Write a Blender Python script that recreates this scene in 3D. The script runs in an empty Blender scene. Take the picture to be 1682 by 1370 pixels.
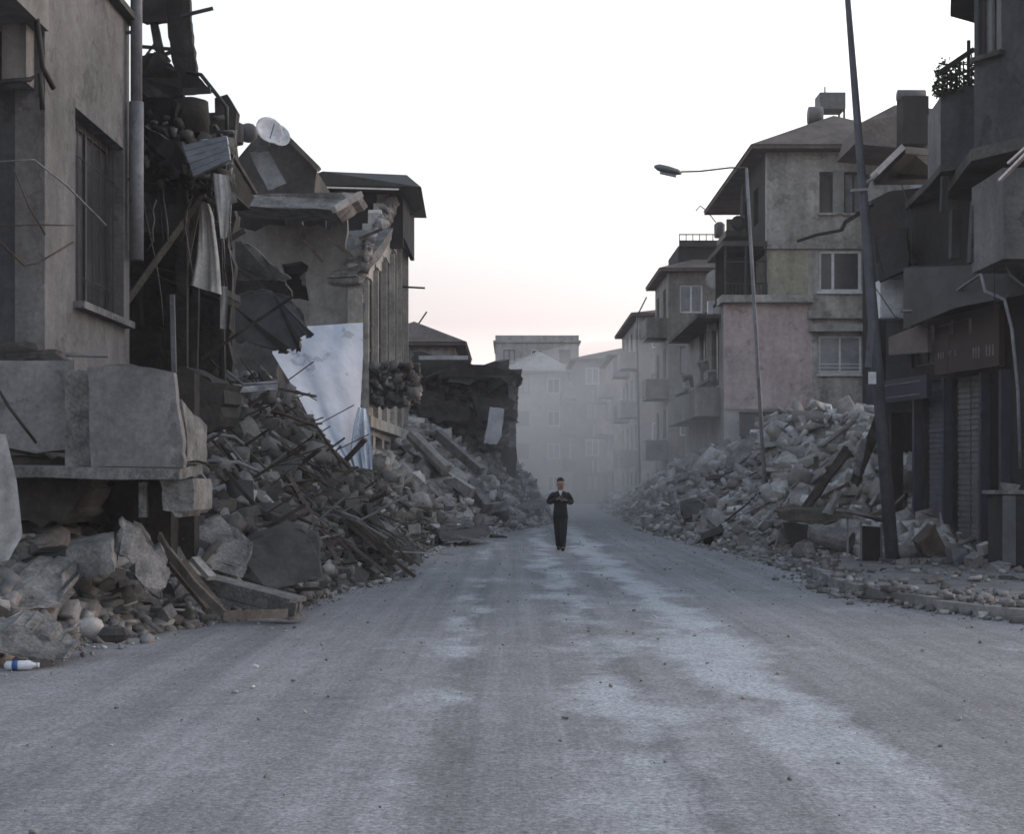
import bpy, math, random
import numpy as np
from mathutils import Vector, Matrix, Euler

# ------------------------------------------------------------------ camera, sky, sun, exposure
scene = bpy.context.scene
COL = scene.collection
FPX, PCX, HORIZON, EYE = 2400.0, 841.0, 795.0, 1.65      # the photo's focal length, centre column, horizon row, eye height

cam_d = bpy.data.cameras.new('camera')
cam = bpy.data.objects.new('camera', cam_d)
COL.objects.link(cam)
cam.location = (0, 0, EYE)
cam.rotation_euler = (math.radians(90), 0, 0)
cam_d.sensor_fit = 'HORIZONTAL'
cam_d.sensor_width = 36.0
cam_d.lens = 36.0 * FPX / 1682.0
cam_d.shift_y = (HORIZON - 685.0) / 1682.0
cam_d.clip_start = 0.1
cam_d.clip_end = 3000
scene.camera = cam

SUN_EL, SUN_AZ = math.radians(10), math.radians(62)      # low dusk light ahead and to the right, behind the houses
world = bpy.data.worlds.new('World')
scene.world = world
world.use_nodes = True
wn, wl = world.node_tree.nodes, world.node_tree.links
wn.clear()
sky = wn.new('ShaderNodeTexSky')
sky.sky_type = 'NISHITA'
sky.sun_disc = False
sky.sun_elevation = SUN_EL
sky.sun_rotation = SUN_AZ
sky.altitude = 100
sky.air_density = 1.0
sky.dust_density = 1.6
sky.ozone_density = 1.5
hsv = wn.new('ShaderNodeHueSaturation')
hsv.inputs['Saturation'].default_value = 0.48
bg = wn.new('ShaderNodeBackground')
bg.inputs['Strength'].default_value = 0.12
wo = wn.new('ShaderNodeOutputWorld')
wl.new(sky.outputs[0], hsv.inputs['Color'])
# dust near the horizon lifts and warms the sky
tc = wn.new('ShaderNodeTexCoord')
sp = wn.new('ShaderNodeSeparateXYZ')
rp = wn.new('ShaderNodeValToRGB')
for e_ in range(3):
    rp.color_ramp.elements.new(0.5)
for e_, (p_, c_) in zip(rp.color_ramp.elements, ((0.0, (.40, .33, .36, 1)), (0.11, (.215, .175, .180, 1)), (0.22, (.31, .285, .255, 1)), (0.38, (.40, .375, .355, 1)), (0.6, (.335, .355, .375, 1)))):
    e_.position = p_
    e_.color = c_
ml = wn.new('ShaderNodeMix')
ml.data_type = 'RGBA'
ml.blend_type = 'MULTIPLY'
ml.inputs['Factor'].default_value = 1.0
sc_ = wn.new('ShaderNodeVectorMath')
sc_.operation = 'SCALE'
sc_.inputs['Scale'].default_value = 3.2
wl.new(tc.outputs['Generated'], sp.inputs[0])
wl.new(sp.outputs['Z'], rp.inputs['Fac'])
wl.new(hsv.outputs[0], ml.inputs['A'])
wl.new(rp.outputs[0], ml.inputs['B'])
wl.new(ml.outputs['Result'], sc_.inputs[0])
wl.new(sc_.outputs[0], bg.inputs[0])
wl.new(bg.outputs[0], wo.inputs[0])

sun_d = bpy.data.lights.new('sun', 'SUN')
sun_d.energy = 0.25
sun_d.angle = math.radians(35)
sun_d.color = (1.0, 0.92, 0.88)
sun = bpy.data.objects.new('sun', sun_d)
COL.objects.link(sun)
sdir = Vector((math.sin(SUN_AZ) * math.cos(SUN_EL), math.cos(SUN_AZ) * math.cos(SUN_EL), math.sin(SUN_EL)))
sun.rotation_euler = sdir.to_track_quat('Z', 'Y').to_euler()
sun.location = (60, 5, 40)

scene.view_settings.view_transform = 'Standard'
scene.view_settings.look = 'None'
scene.view_settings.gamma = 1
scene.view_settings.exposure = 1.9
scene.render.film_transparent = False
cy = scene.cycles
cy.max_bounces = 6
cy.diffuse_bounces = 3
cy.glossy_bounces = 2
cy.transmission_bounces = 2
cy.volume_bounces = 1
cy.transparent_max_bounces = 6
cy.use_denoising = True
cy.filter_width = 1.6
cy.sample_clamp_indirect = 6

# ------------------------------------------------------------------ materials
def nd(nt, kind, **kw):
    n = nt.nodes.new(kind)
    for k, v in kw.items():
        if k in n.inputs:
            n.inputs[k].default_value = v
        else:
            setattr(n, k, v)
    return n

def srf(name, col, col2=None, scale=1.0, rough=0.9, bump=0.3, bscale=8.0, streak=0.0, island=0.0,
        speck=0.0, metal=0.0, spec=0.25, cracks=0.0, palette=None, blotch=.22):
    """A weathered procedural surface: large stains, fine grain, optional rain streaks and cracks."""
    m = bpy.data.materials.new(name)
    m.use_nodes = True
    nt = m.node_tree
    L = nt.links.new
    b = nt.nodes['Principled BSDF']
    geo = nd(nt, 'ShaderNodeNewGeometry')
    pos = geo.outputs['Position']
    col2 = col2 or tuple(c * 0.6 for c in col)
    n1 = nd(nt, 'ShaderNodeTexNoise', Scale=scale, Detail=6.0, Roughness=0.62)
    L(pos, n1.inputs['Vector'])
    r1 = nd(nt, 'ShaderNodeValToRGB')
    r1.color_ramp.elements[0].position = 0.36
    r1.color_ramp.elements[1].position = 0.64
    r1.color_ramp.elements[0].color = (*col2, 1)
    r1.color_ramp.elements[1].color = (*col, 1)
    L(n1.outputs['Fac'], r1.inputs['Fac'])
    c = r1.outputs['Color']
    if palette:
        r = nd(nt, 'ShaderNodeValToRGB')
        r.color_ramp.interpolation = 'CONSTANT'
        els = r.color_ramp.elements
        while len(els) < len(palette):
            els.new(0.5)
        for e, (p_, cc) in zip(els, palette):
            e.position = p_
            e.color = (*cc, 1)
        L(geo.outputs['Random Per Island'], r.inputs['Fac'])
        mx = nd(nt, 'ShaderNodeMix', data_type='RGBA')
        mx.inputs['Factor'].default_value = 0.72
        L(c, mx.inputs['A']); L(r.outputs['Color'], mx.inputs['B'])
        c = mx.outputs['Result']
    if island:
        mr = nd(nt, 'ShaderNodeMapRange')
        mr.inputs['To Min'].default_value = 1 - island
        mr.inputs['To Max'].default_value = 1 + island
        L(geo.outputs['Random Per Island'], mr.inputs['Value'])
        vm = nd(nt, 'ShaderNodeVectorMath', operation='SCALE')
        L(c, vm.inputs[0]); L(mr.outputs[0], vm.inputs['Scale'])
        c = vm.outputs[0]
    if streak:
        mp = nd(nt, 'ShaderNodeMapping')
        mp.inputs['Scale'].default_value = (1.7, 1.7, 0.3)
        L(pos, mp.inputs['Vector'])
        n2 = nd(nt, 'ShaderNodeTexNoise', Scale=1.3, Detail=9.0, Roughness=0.68)
        L(mp.outputs[0], n2.inputs['Vector'])
        mr = nd(nt, 'ShaderNodeMapRange')
        mr.inputs['From Min'].default_value = 0.35
        mr.inputs['From Max'].default_value = 0.62
        mr.inputs['To Min'].default_value = 1 - streak
        mr.inputs['To Max'].default_value = 1.0
        L(n2.outputs['Fac'], mr.inputs['Value'])
        vm = nd(nt, 'ShaderNodeVectorMath', operation='SCALE')
        L(c, vm.inputs[0]); L(mr.outputs[0], vm.inputs['Scale'])
        c = vm.outputs[0]
    if cracks:
        dn = nd(nt, 'ShaderNodeTexNoise', Scale=1.2, Detail=4.0)
        L(pos, dn.inputs['Vector'])
        ad = nd(nt, 'ShaderNodeMix', data_type='VECTOR')
        ad.inputs['Factor'].default_value = 0.5
        L(pos, ad.inputs['A']); L(dn.outputs['Color'], ad.inputs['B'])
        vo = nd(nt, 'ShaderNodeTexVoronoi', feature='DISTANCE_TO_EDGE', Scale=1.1)
        L(ad.outputs['Result'], vo.inputs['Vector'])
        mr = nd(nt, 'ShaderNodeMapRange')
        mr.inputs['From Max'].default_value = 0.012
        mr.inputs['To Min'].default_value = 1 - cracks
        L(vo.outputs['Distance'], mr.inputs['Value'])
        vm = nd(nt, 'ShaderNodeVectorMath', operation='SCALE')
        L(c, vm.inputs[0]); L(mr.outputs[0], vm.inputs['Scale'])
        c = vm.outputs[0]
    nb = nd(nt, 'ShaderNodeTexNoise', Scale=scale * 5 + 1, Detail=10.0, Roughness=0.72, Distortion=.6)
    L(pos, nb.inputs['Vector'])
    mr = nd(nt, 'ShaderNodeMapRange')
    mr.inputs['From Min'].default_value = 0.34
    mr.inputs['From Max'].default_value = 0.66
    mr.inputs['To Min'].default_value = 1 - blotch
    mr.inputs['To Max'].default_value = 1 + blotch * .7
    L(nb.outputs['Fac'], mr.inputs['Value'])
    vm = nd(nt, 'ShaderNodeVectorMath', operation='SCALE')
    L(c, vm.inputs[0]); L(mr.outputs[0], vm.inputs['Scale'])
    c = vm.outputs[0]
    if streak:      # flaked patches with hard edges, showing the darker undercoat
        nf_ = nd(nt, 'ShaderNodeTexNoise', Scale=1.7, Detail=12.0, Roughness=0.62)
        L(pos, nf_.inputs['Vector'])
        mr = nd(nt, 'ShaderNodeMapRange')
        mr.inputs['From Min'].default_value = 0.60
        mr.inputs['From Max'].default_value = 0.615
        mr.inputs['To Min'].default_value = 1.0
        mr.inputs['To Max'].default_value = .72
        L(nf_.outputs['Fac'], mr.inputs['Value'])
        vm = nd(nt, 'ShaderNodeVectorMath', operation='SCALE')
        L(c, vm.inputs[0]); L(mr.outputs[0], vm.inputs['Scale'])
        c = vm.outputs[0]
    n3 = nd(nt, 'ShaderNodeTexNoise', Scale=bscale, Detail=8.0, Roughness=0.7)
    L(pos, n3.inputs['Vector'])
    if speck:
        mr = nd(nt, 'ShaderNodeMapRange')
        mr.inputs['From Min'].default_value = 0.3
        mr.inputs['From Max'].default_value = 0.7
        mr.inputs['To Min'].default_value = 1 - speck
        mr.inputs['To Max'].default_value = 1 + speck
        L(n3.outputs['Fac'], mr.inputs['Value'])
        vm = nd(nt, 'ShaderNodeVectorMath', operation='SCALE')
        L(c, vm.inputs[0]); L(mr.outputs[0], vm.inputs['Scale'])
        c = vm.outputs[0]
    L(c, b.inputs['Base Color'])
    b.inputs['Roughness'].default_value = rough
    b.inputs['Metallic'].default_value = metal
    b.inputs['Specular IOR Level'].default_value = spec
    if bump:
        bp = nd(nt, 'ShaderNodeBump', Strength=bump, Distance=0.05)
        L(n3.outputs['Fac'], bp.inputs['Height'])
        L(bp.outputs[0], b.inputs['Normal'])
    return m

PAL = [(0.0, (.20, .195, .19)), (0.22, (.29, .28, .28)), (0.42, (.14, .135, .13)), (0.56, (.36, .35, .345)),
       (0.68, (.205, .185, .172)), (0.76, (.075, .07, .066)), (0.84, (.52, .515, .51)), (0.92, (.15, .146, .14))]
M = {}
M['plaster_grey'] = srf('weathered grey plaster', (.16, .157, .159), (.105, .103, .105), .7, bump=.4, bscale=16, streak=.3, speck=.18, cracks=.2)
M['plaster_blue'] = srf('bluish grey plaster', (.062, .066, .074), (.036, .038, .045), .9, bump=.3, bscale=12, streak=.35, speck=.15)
M['plaster_beige'] = srf('beige plaster', (.38, .368, .35), (.25, .242, .232), .6, bump=.3, bscale=6, streak=.42, speck=.2, cracks=.25)
M['plaster_ochre'] = srf('ochre plaster', (.33, .31, .24), (.26, .245, .20), .9, bump=.2, bscale=6, streak=.25, speck=.1)
M['plaster_pink'] = srf('pink plaster', (.42, .345, .345), (.34, .29, .29), .6, bump=.2, bscale=6, streak=.22, speck=.08)
M['plaster_dark'] = srf('dark sooty and shaded plaster', (.028, .028, .031), (.013, .013, .015), .8, bump=.4, bscale=9, streak=.4, speck=.2)  # soot tone, also painted on where walls stand in shade
M['plaster_brown'] = srf('brownish old render', (.22, .213, .204), (.13, .126, .121), .5, bump=.3, bscale=5, streak=.35, speck=.15)
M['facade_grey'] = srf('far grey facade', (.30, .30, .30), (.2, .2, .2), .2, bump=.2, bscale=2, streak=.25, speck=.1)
M['cream_stone'] = srf('cream pilaster stone', (.47, .445, .41), (.30, .285, .26), 1.0, bump=.3, bscale=9, streak=.35, speck=.15)
M['parapet'] = srf('rendered parapet', (.205, .20, .205), (.135, .132, .136), 1.0, bump=.4, bscale=16, streak=.25, speck=.15)
M['concrete'] = srf('raw concrete', (.21, .208, .206), (.09, .089, .088), 3.0, bump=.6, bscale=24, speck=.3, streak=.15)
M['concrete_pale'] = srf('pale dusty concrete', (.31, .305, .30), (.17, .167, .163), 2.2, bump=.5, bscale=10, speck=.15)
M['concrete_dark'] = srf('dark stained concrete', (.075, .073, .07), (.032, .031, .03), 1.2, bump=.6, bscale=8, speck=.25)
M['charred_shade'] = srf('charred masonry', (.040, .036, .033), (.014, .013, .012), 1.5, bump=.9, bscale=5, speck=.4)  # near black also paints the shade of hollow interiors
M['soot_wood'] = srf('dark splintered wood', (.085, .068, .055), (.035, .03, .026), 4, bump=.6, bscale=20, speck=.3)
M['old_wood'] = srf('weathered brown wood', (.13, .115, .10), (.07, .062, .055), 3, bump=.5, bscale=22, speck=.25)
M['rust'] = srf('rusty steel', (.085, .06, .048), (.035, .028, .025), 6, rough=.7, bump=.3, bscale=30, metal=.2)
M['steel'] = srf('dull galvanised steel', (.16, .165, .175), (.09, .095, .10), 3, rough=.5, bump=.1, bscale=20, metal=.5, spec=.5)
M['dark_metal'] = srf('dark grey sheet metal', (.042, .041, .04), (.02, .02, .02), 2, rough=.6, bump=.2, bscale=12, metal=.3)
M['pipe'] = srf('grey painted pipe', (.19, .195, .215), (.13, .13, .145), 2, rough=.7, bump=.1, bscale=12, streak=.2)
M['pole'] = srf('blue grey painted pole', (.075, .08, .10), (.045, .047, .06), 2, rough=.6, bump=.15, bscale=14, streak=.3)
M['tile'] = srf('old brown roof tiles', (.13, .105, .095), (.07, .06, .055), 1.2, bump=.6, bscale=9, speck=.25)
M['frame_white'] = srf('white window frame', (.55, .56, .58), (.42, .43, .45), 3, rough=.5, bump=0.05)
M['frame_dark'] = srf('dark window frame', (.05, .05, .055), (.03, .03, .03), 3, rough=.6, bump=0.1)
M['glass'] = srf('dusty dark glass', (.035, .038, .045), (.02, .022, .026), 2, rough=.25, bump=0.03, spec=.5)
M['dim_glass'] = srf('dust coated glass', (.03, .031, .034), (.018, .019, .021), 2, rough=.95, bump=.05, spec=.02)
M['glass_pale'] = srf('curtained pale glass', (.22, .23, .26), (.14, .15, .17), 2, rough=.3, bump=0.03, spec=.5)
M['cloth_white'] = srf('white blue tarpaulin', (.46, .50, .57), (.38, .42, .485), 1.0, rough=.95, bump=.15, bscale=7, streak=.15, spec=.05, blotch=.07)
M['cloth_grey'] = srf('dirty white curtain', (.36, .355, .36), (.20, .197, .20), 2.5, rough=.9, bump=.2, bscale=6)
M['cloth_torn'] = srf('torn off-white curtain', (.52, .51, .50), (.34, .335, .33), 2.5, rough=.9, bump=.2, bscale=6)
M['cloth_dark'] = srf('dark rag', (.10, .10, .105), (.05, .05, .052), 2.5, rough=.95, bump=.3, bscale=6)
M['rubble'] = srf('mixed rubble', (.25, .24, .235), (.14, .135, .13), 1.5, bump=.1, bscale=12, speck=.3, palette=PAL)
M['rubble_dark'] = srf('dark burnt rubble', (.075, .072, .07), (.035, .034, .032), 1.5, bump=.1, bscale=10, speck=.3,
                       palette=[(0, (.06, .058, .056)), (.25, (.13, .128, .125)), (.45, (.03, .029, .028)), (.62, (.19, .187, .184)), (.75, (.075, .068, .062)), (.88, (.33, .327, .325)), (.93, (.03, .03, .03))])
M['rubble_mid'] = srf('grey rubble', (.15, .148, .146), (.075, .073, .072), 1.5, bump=.1, bscale=12, speck=.3,
                       palette=[(p, tuple(c * .62 for c in k)) for p, k in PAL])
M['rubble_pale'] = srf('pale dusty rubble', (.26, .255, .25), (.14, .137, .133), 1.2, bump=.1, bscale=9, speck=.25,
                       palette=[(p, tuple(min(.55, c * 1.0) for c in k)) for p, k in PAL])
M['shutter'] = srf('grey roller shutter', (.13, .133, .137), (.09, .093, .096), 1.2, rough=.6, bump=.05, streak=.3)
M['shutter_blue'] = srf('blue grey roller shutter', (.10, .106, .125), (.07, .075, .09), 1.2, rough=.6, bump=.05, streak=.3)
M['sign_blue'] = srf('dark blue sign face', (.022, .027, .048), (.015, .018, .03), 2, rough=.5, bump=.05)
M['sign_red'] = srf('dark maroon sign face', (.03, .018, .018), (.018, .012, .012), 2, rough=.5, bump=.05)
M['sign_pink'] = srf('faded pink board', (.12, .095, .095), (.08, .065, .065), 2, rough=.7, bump=.05)
M['letter'] = srf('faded sign lettering', (.15, .14, .14), (.08, .075, .075), 5, rough=.6, bump=.05)
M['awning_red'] = srf('dark red brown awning', (.03, .022, .021), (.016, .013, .013), 1.5, rough=.9, bump=.2, bscale=5)
M['awning_lit'] = srf('pale sky-lit metal sheet', (.60, .54, .52), (.48, .43, .42), 2, rough=.5, bump=.1)  # raised pinkish tone carries the sky light on metal edges
M['white_box'] = srf('dirty white enamel', (.48, .49, .53), (.34, .35, .38), 2, rough=.5, bump=.05)
M['leaf'] = srf('dark balcony plants', (.035, .04, .02), (.015, .02, .01), 5, rough=.8, bump=.1, island=.5)
M['kerb'] = srf('kerb stone', (.22, .218, .22), (.13, .128, .13), 2, bump=.5, bscale=12, speck=.15)
M['paving'] = srf('dusty paving', (.17, .165, .168), (.10, .098, .10), 1.5, bump=.4, bscale=14, speck=.15)
M['skin'] = srf('skin', (.30, .19, .14), (.26, .16, .12), 8, rough=.6, bump=.02)
M['hair'] = srf('dark hair', (.015, .013, .012), (.01, .009, .008), 8, rough=.6, bump=.1, bscale=60)
M['jacket'] = srf('black jacket cloth', (.016, .017, .020), (.011, .011, .014), 8, rough=.85, bump=.2, bscale=30)
M['trousers'] = srf('black trouser cloth', (.014, .015, .018), (.010, .010, .012), 8, rough=.85, bump=.2, bscale=30)
M['shirt'] = srf('white shirt', (.62, .62, .63), (.5, .5, .5), 8, rough=.85, bump=.1)
M['shoe'] = srf('black shoe', (.012, .012, .013), (.01, .01, .01), 8, rough=.5, bump=.05)
M['plastic_white'] = srf('white plastic', (.55, .57, .62), (.45, .47, .5), 6, rough=.35, bump=.03)
M['plastic_blue'] = srf('blue plastic', (.04, .09, .26), (.03, .07, .2), 6, rough=.35, bump=.03)
M['stone_pale'] = srf('pale round stone', (.34, .335, .32), (.26, .25, .24), 6, bump=.3, bscale=18)
M['tank'] = srf('metal water tank', (.12, .125, .13), (.08, .08, .085), 2, rough=.6, bump=.1, streak=.3)

def road_material():
    m = bpy.data.materials.new('dusty asphalt with packed wheel tracks')
    m.use_nodes = True
    nt = m.node_tree; L = nt.links.new
    b = nt.nodes['Principled BSDF']
    geo = nd(nt, 'ShaderNodeNewGeometry')
    pos = geo.outputs['Position']
    def noise(scale, sx=1.0, sy=1.0, det=6.0, rg=.6, off=0.0):
        mp = nd(nt, 'ShaderNodeMapping')
        mp.inputs['Scale'].default_value = (sx, sy, 1)
        mp.inputs['Location'].default_value = (off, off * .7, 0)
        L(pos, mp.inputs['Vector'])
        n = nd(nt, 'ShaderNodeTexNoise', Scale=scale, Detail=det, Roughness=rg)
        L(mp.outputs[0], n.inputs['Vector'])
        return n.outputs['Fac']
    def rng(v, a, b_, c, d):
        r = nd(nt, 'ShaderNodeMapRange')
        for k, x in zip(('From Min', 'From Max', 'To Min', 'To Max'), (a, b_, c, d)):
            r.inputs[k].default_value = x
        L(v, r.inputs['Value'])
        return r.outputs[0]
    def mth(op, a, b_=None):
        n = nd(nt, 'ShaderNodeMath', operation=op)
        for i, v in enumerate((a, b_)):
            if v is None: continue
            if isinstance(v, (int, float)): n.inputs[i].default_value = v
            else: L(v, n.inputs[i])
        return n.outputs[0]
    sep = nd(nt, 'ShaderNodeSeparateXYZ'); L(pos, sep.inputs[0])
    X, Y = sep.outputs[0], sep.outputs[1]
    wob = mth('MULTIPLY', mth('SUBTRACT', noise(.22, 1, 1), .5), 1.6)
    Xw = mth('ADD', X, wob)
    # gravelly dust, dark and light
    g = noise(26, det=4, rg=.75)
    g2 = noise(110, det=3, rg=.8, off=3)
    lane = noise(1.0, 1.7, .055, det=5, off=9)          # long tracks along the street
    tracks = noise(1.0, 3.6, .035, det=6, rg=.7, off=4)
    big = noise(.5, det=7, off=20)
    base = nd(nt, 'ShaderNodeValToRGB')
    base.color_ramp.elements[0].color = (.092, .093, .098, 1)
    base.color_ramp.elements[1].color = (.285, .284, .295, 1)
    base.color_ramp.elements[0].position = .36
    base.color_ramp.elements[1].position = .66
    mix = mth('ADD', mth('ADD', mth('MULTIPLY', lane, .30), mth('MULTIPLY', big, .20)), mth('ADD', mth('MULTIPLY', tracks, .30), mth('MULTIPLY', mth('ADD', g, g2), .10)))
    L(mix, base.inputs['Fac'])
    # packed patches with painted sky sheen, mostly in the wheel tracks right of the middle
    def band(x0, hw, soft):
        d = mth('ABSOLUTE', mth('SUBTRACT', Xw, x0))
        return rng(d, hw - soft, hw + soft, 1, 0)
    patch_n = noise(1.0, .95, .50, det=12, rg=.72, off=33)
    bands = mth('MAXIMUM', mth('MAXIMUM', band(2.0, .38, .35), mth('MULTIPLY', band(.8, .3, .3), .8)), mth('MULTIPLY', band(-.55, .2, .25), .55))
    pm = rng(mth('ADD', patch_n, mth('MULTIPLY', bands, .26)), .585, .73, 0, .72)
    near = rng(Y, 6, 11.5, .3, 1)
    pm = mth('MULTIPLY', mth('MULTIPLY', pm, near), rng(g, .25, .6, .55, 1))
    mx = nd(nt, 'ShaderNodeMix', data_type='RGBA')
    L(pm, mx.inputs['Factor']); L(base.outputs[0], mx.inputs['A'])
    mx.inputs['B'].default_value = (.39, .415, .445, 1)  # pale blue puts the sky's reflection into the packed patches
    # dark little stones and oil spots
    vo = nd(nt, 'ShaderNodeTexVoronoi', Scale=5.0)
    L(pos, vo.inputs['Vector'])
    dots = rng(vo.outputs['Distance'], .05, .11, .55, 1)
    grit = mth('MULTIPLY', rng(g, .3, .7, .55, 1.45), rng(g2, .3, .7, .7, 1.3))
    clods = noise(5.0, det=8, rg=.7, off=51)
    grit = mth('MULTIPLY', grit, rng(clods, .3, .7, .8, 1.2))
    vm = nd(nt, 'ShaderNodeVectorMath', operation='SCALE')
    L(mx.outputs['Result'], vm.inputs[0]); vc = nd(nt, 'ShaderNodeTexVoronoi', feature='DISTANCE_TO_EDGE', Scale=.35)
    L(pos, vc.inputs['Vector'])
    crk = rng(mth('ADD', vc.outputs['Distance'], mth('MULTIPLY', g, .02)), .008, .022, .86, 1)
    L(mth('MULTIPLY', mth('MULTIPLY', dots, grit), crk), vm.inputs['Scale'])
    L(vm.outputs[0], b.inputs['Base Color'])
    L(rng(pm, 0, 1, .9, .62), b.inputs['Roughness'])
    b.inputs['Specular IOR Level'].default_value = .3
    bp = nd(nt, 'ShaderNodeBump', Strength=.55, Distance=.02)
    L(mth('ADD', g, mth('MULTIPLY', lane, 1.5)), bp.inputs['Height'])
    L(bp.outputs[0], b.inputs['Normal'])
    return m
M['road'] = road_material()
M['ground'] = srf('bare dusty ground', (.20, .19, .19), (.13, .125, .12), .3, bump=.4, bscale=3, speck=.2)

# ------------------------------------------------------------------ mesh helpers
RNG = random.Random(11)
NP = np.random.default_rng(5)
ORIGIN = {}

def P(px, py, Y):
    """World point that the photo shows at pixel (px, py) when it stands Y metres down the street."""
    return Vector(((px - PCX) / FPX * Y, Y, EYE - (py - HORIZON) / FPX * Y))

class MB:
    def __init__(s): s.v = []; s.f = []
    def add(s, vs, fs):
        o = len(s.v); s.v += [tuple(x) for x in vs]; s.f += [tuple(i + o for i in f) for f in fs]; return s
    def hexa(s, p):
        return s.add(p, [(0, 3, 2, 1), (4, 5, 6, 7), (0, 1, 5, 4), (1, 2, 6, 5), (2, 3, 7, 6), (3, 0, 4, 7)])
    def box(s, x0, x1, y0, y1, z0, z1):
        return s.hexa([(x0, y0, z0), (x1, y0, z0), (x1, y1, z0), (x0, y1, z0), (x0, y0, z1), (x1, y0, z1), (x1, y1, z1), (x0, y1, z1)])
    def rbox(s, c, size, rot, jit=0.0):
        R = Euler(rot).to_matrix(); c = Vector(c); ps = []
        for q in ((-1, -1, -1), (1, -1, -1), (1, 1, -1), (-1, 1, -1), (-1, -1, 1), (1, -1, 1), (1, 1, 1), (-1, 1, 1)):
            l = Vector([q[i] * size[i] / 2 * (1 - jit * RNG.random()) for i in range(3)])
            ps.append(c + R @ l)
        return s.hexa(ps)
    def beam(s, a, b, w, h=None, up=(0, 0, 1)):
        a, b = Vector(a), Vector(b); h = h or w
        d = (b - a).normalized(); u = Vector(up)
        if abs(d.dot(u)) > .97: u = Vector((0, 1, 0))
        r = d.cross(u).normalized() * w / 2; t = r.cross(d).normalized() * h / 2
        return s.hexa([a - r - t, a + r - t, b + r - t, b - r - t, a - r + t, a + r + t, b + r + t, b - r + t])
    def tube(s, pts, r, n=8, cap=True):
        pts = [Vector(p) for p in pts]; rs = r if isinstance(r, (list, tuple)) else [r] * len(pts)
        o = len(s.v); prev = None
        for i, p in enumerate(pts):
            d = (pts[min(i + 1, len(pts) - 1)] - pts[max(i - 1, 0)]).normalized()
            if prev is None:
                u = Vector((0, 0, 1)) if abs(d.z) < .9 else Vector((0, 1, 0))
                x = d.cross(u).normalized()
            else:
                x = (prev - d * prev.dot(d)).normalized()
            prev = x; y = d.cross(x)
            for k in range(n):
                a = 2 * math.pi * k / n
                s.v.append(tuple(p + (x * math.cos(a) + y * math.sin(a)) * rs[i]))
        for i in range(len(pts) - 1):
            for k in range(n):
                a, b = o + i * n + k, o + i * n + (k + 1) % n
                s.f.append((a, b, b + n, a + n))
        if cap:
            s.f.append(tuple(o + k for k in range(n))[::-1]); e = o + (len(pts) - 1) * n
            s.f.append(tuple(e + k for k in range(n)))
        return s
    def lathe(s, c, prof, n=16, axis=(0, 0, 1)):
        """prof: (distance along axis, radius)."""
        A = Vector(axis).normalized(); c = Vector(c)
        u = Vector((0, 0, 1)) if abs(A.z) < .9 else Vector((0, 1, 0))
        x = A.cross(u).normalized(); y = A.cross(x); o = len(s.v)
        for z, r in prof:
            for k in range(n):
                a = 2 * math.pi * k / n
                s.v.append(tuple(c + A * z + (x * math.cos(a) + y * math.sin(a)) * max(r, .001)))
        for i in range(len(prof) - 1):
            for k in range(n):
                a, b = o + i * n + k, o + i * n + (k + 1) % n
                s.f.append((a, b, b + n, a + n))
        e = o + (len(prof) - 1) * n
        s.f.append(tuple(o + k for k in range(n))[::-1]); s.f.append(tuple(e + k for k in range(n)))
        return s
    def prism(s, poly, vec):
        """Extrude a planar polygon (3-D points) by vec."""
        n = len(poly); vec = Vector(vec)
        a = [Vector(p) for p in poly]; bb = [p + vec for p in a]
        return s.add(a + bb, [tuple(range(n))[::-1], tuple(range(n, 2 * n))] + [(i, (i + 1) % n, (i + 1) % n + n, i + n) for i in range(n)])
    def ball(s, c, r, n=10, squash=(1, 1, 1), jit=0.0):
        c = Vector(c); o = len(s.v); rows = n // 2
        for i in range(rows + 1):
            t = math.pi * i / rows
            for k in range(n):
                a = 2 * math.pi * k / n; j = 1 + jit * (RNG.random() - .5)
                s.v.append((c.x + r * squash[0] * j * math.sin(t) * math.cos(a), c.y + r * squash[1] * j * math.sin(t) * math.sin(a), c.z + r * squash[2] * j * math.cos(t)))
        for i in range(rows):
            for k in range(n):
                a, b = o + i * n + k, o + i * n + (k + 1) % n
                s.f.append((a, a + n, b + n, b))
        return s

def link(name, verts, faces, mat, parent=None, smooth=False):
    me = bpy.data.meshes.new(name)
    verts = np.asarray(verts, dtype=float)
    if parent is None:
        mn, mxx = verts.min(0), verts.max(0)
        org = np.array([(mn[0] + mxx[0]) / 2, (mn[1] + mxx[1]) / 2, mn[2]])
    else:
        org = ORIGIN[parent.name]
    if isinstance(faces, np.ndarray):
        nf, k = faces.shape
        me.vertices.add(len(verts)); me.vertices.foreach_set('co', (verts - org).astype(np.float32).ravel())
        me.loops.add(nf * k); me.loops.foreach_set('vertex_index', faces.astype(np.int32).ravel())
        me.polygons.add(nf); me.polygons.foreach_set('loop_start', np.arange(0, nf * k, k, dtype=np.int32))
        me.polygons.foreach_set('loop_total', np.full(nf, k, dtype=np.int32))
        me.update(calc_edges=True)
    else:
        me.from_pydata([tuple(v) for v in (verts - org)], [], faces)
        me.update()
    me.materials.append(M[mat] if isinstance(mat, str) else mat)
    if smooth:
        me.polygons.foreach_set('use_smooth', [True] * len(me.polygons))
    o = bpy.data.objects.new(name, me)
    COL.objects.link(o)
    if parent is None: o.location = org
    else: o.parent = parent
    ORIGIN[o.name] = org
    return o

def obj(name, mb, mat, parent=None, smooth=False):
    return link(name, mb.v, mb.f, mat, parent, smooth)

def tag(o, label=None, cat=None, group=None, kind=None):
    if label: o['label'] = label
    if cat:
        o['category'] = cat
        if not kind: o['kind'] = 'thing'
    if group: o['group'] = group
    if kind: o['kind'] = kind
    return o

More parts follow.
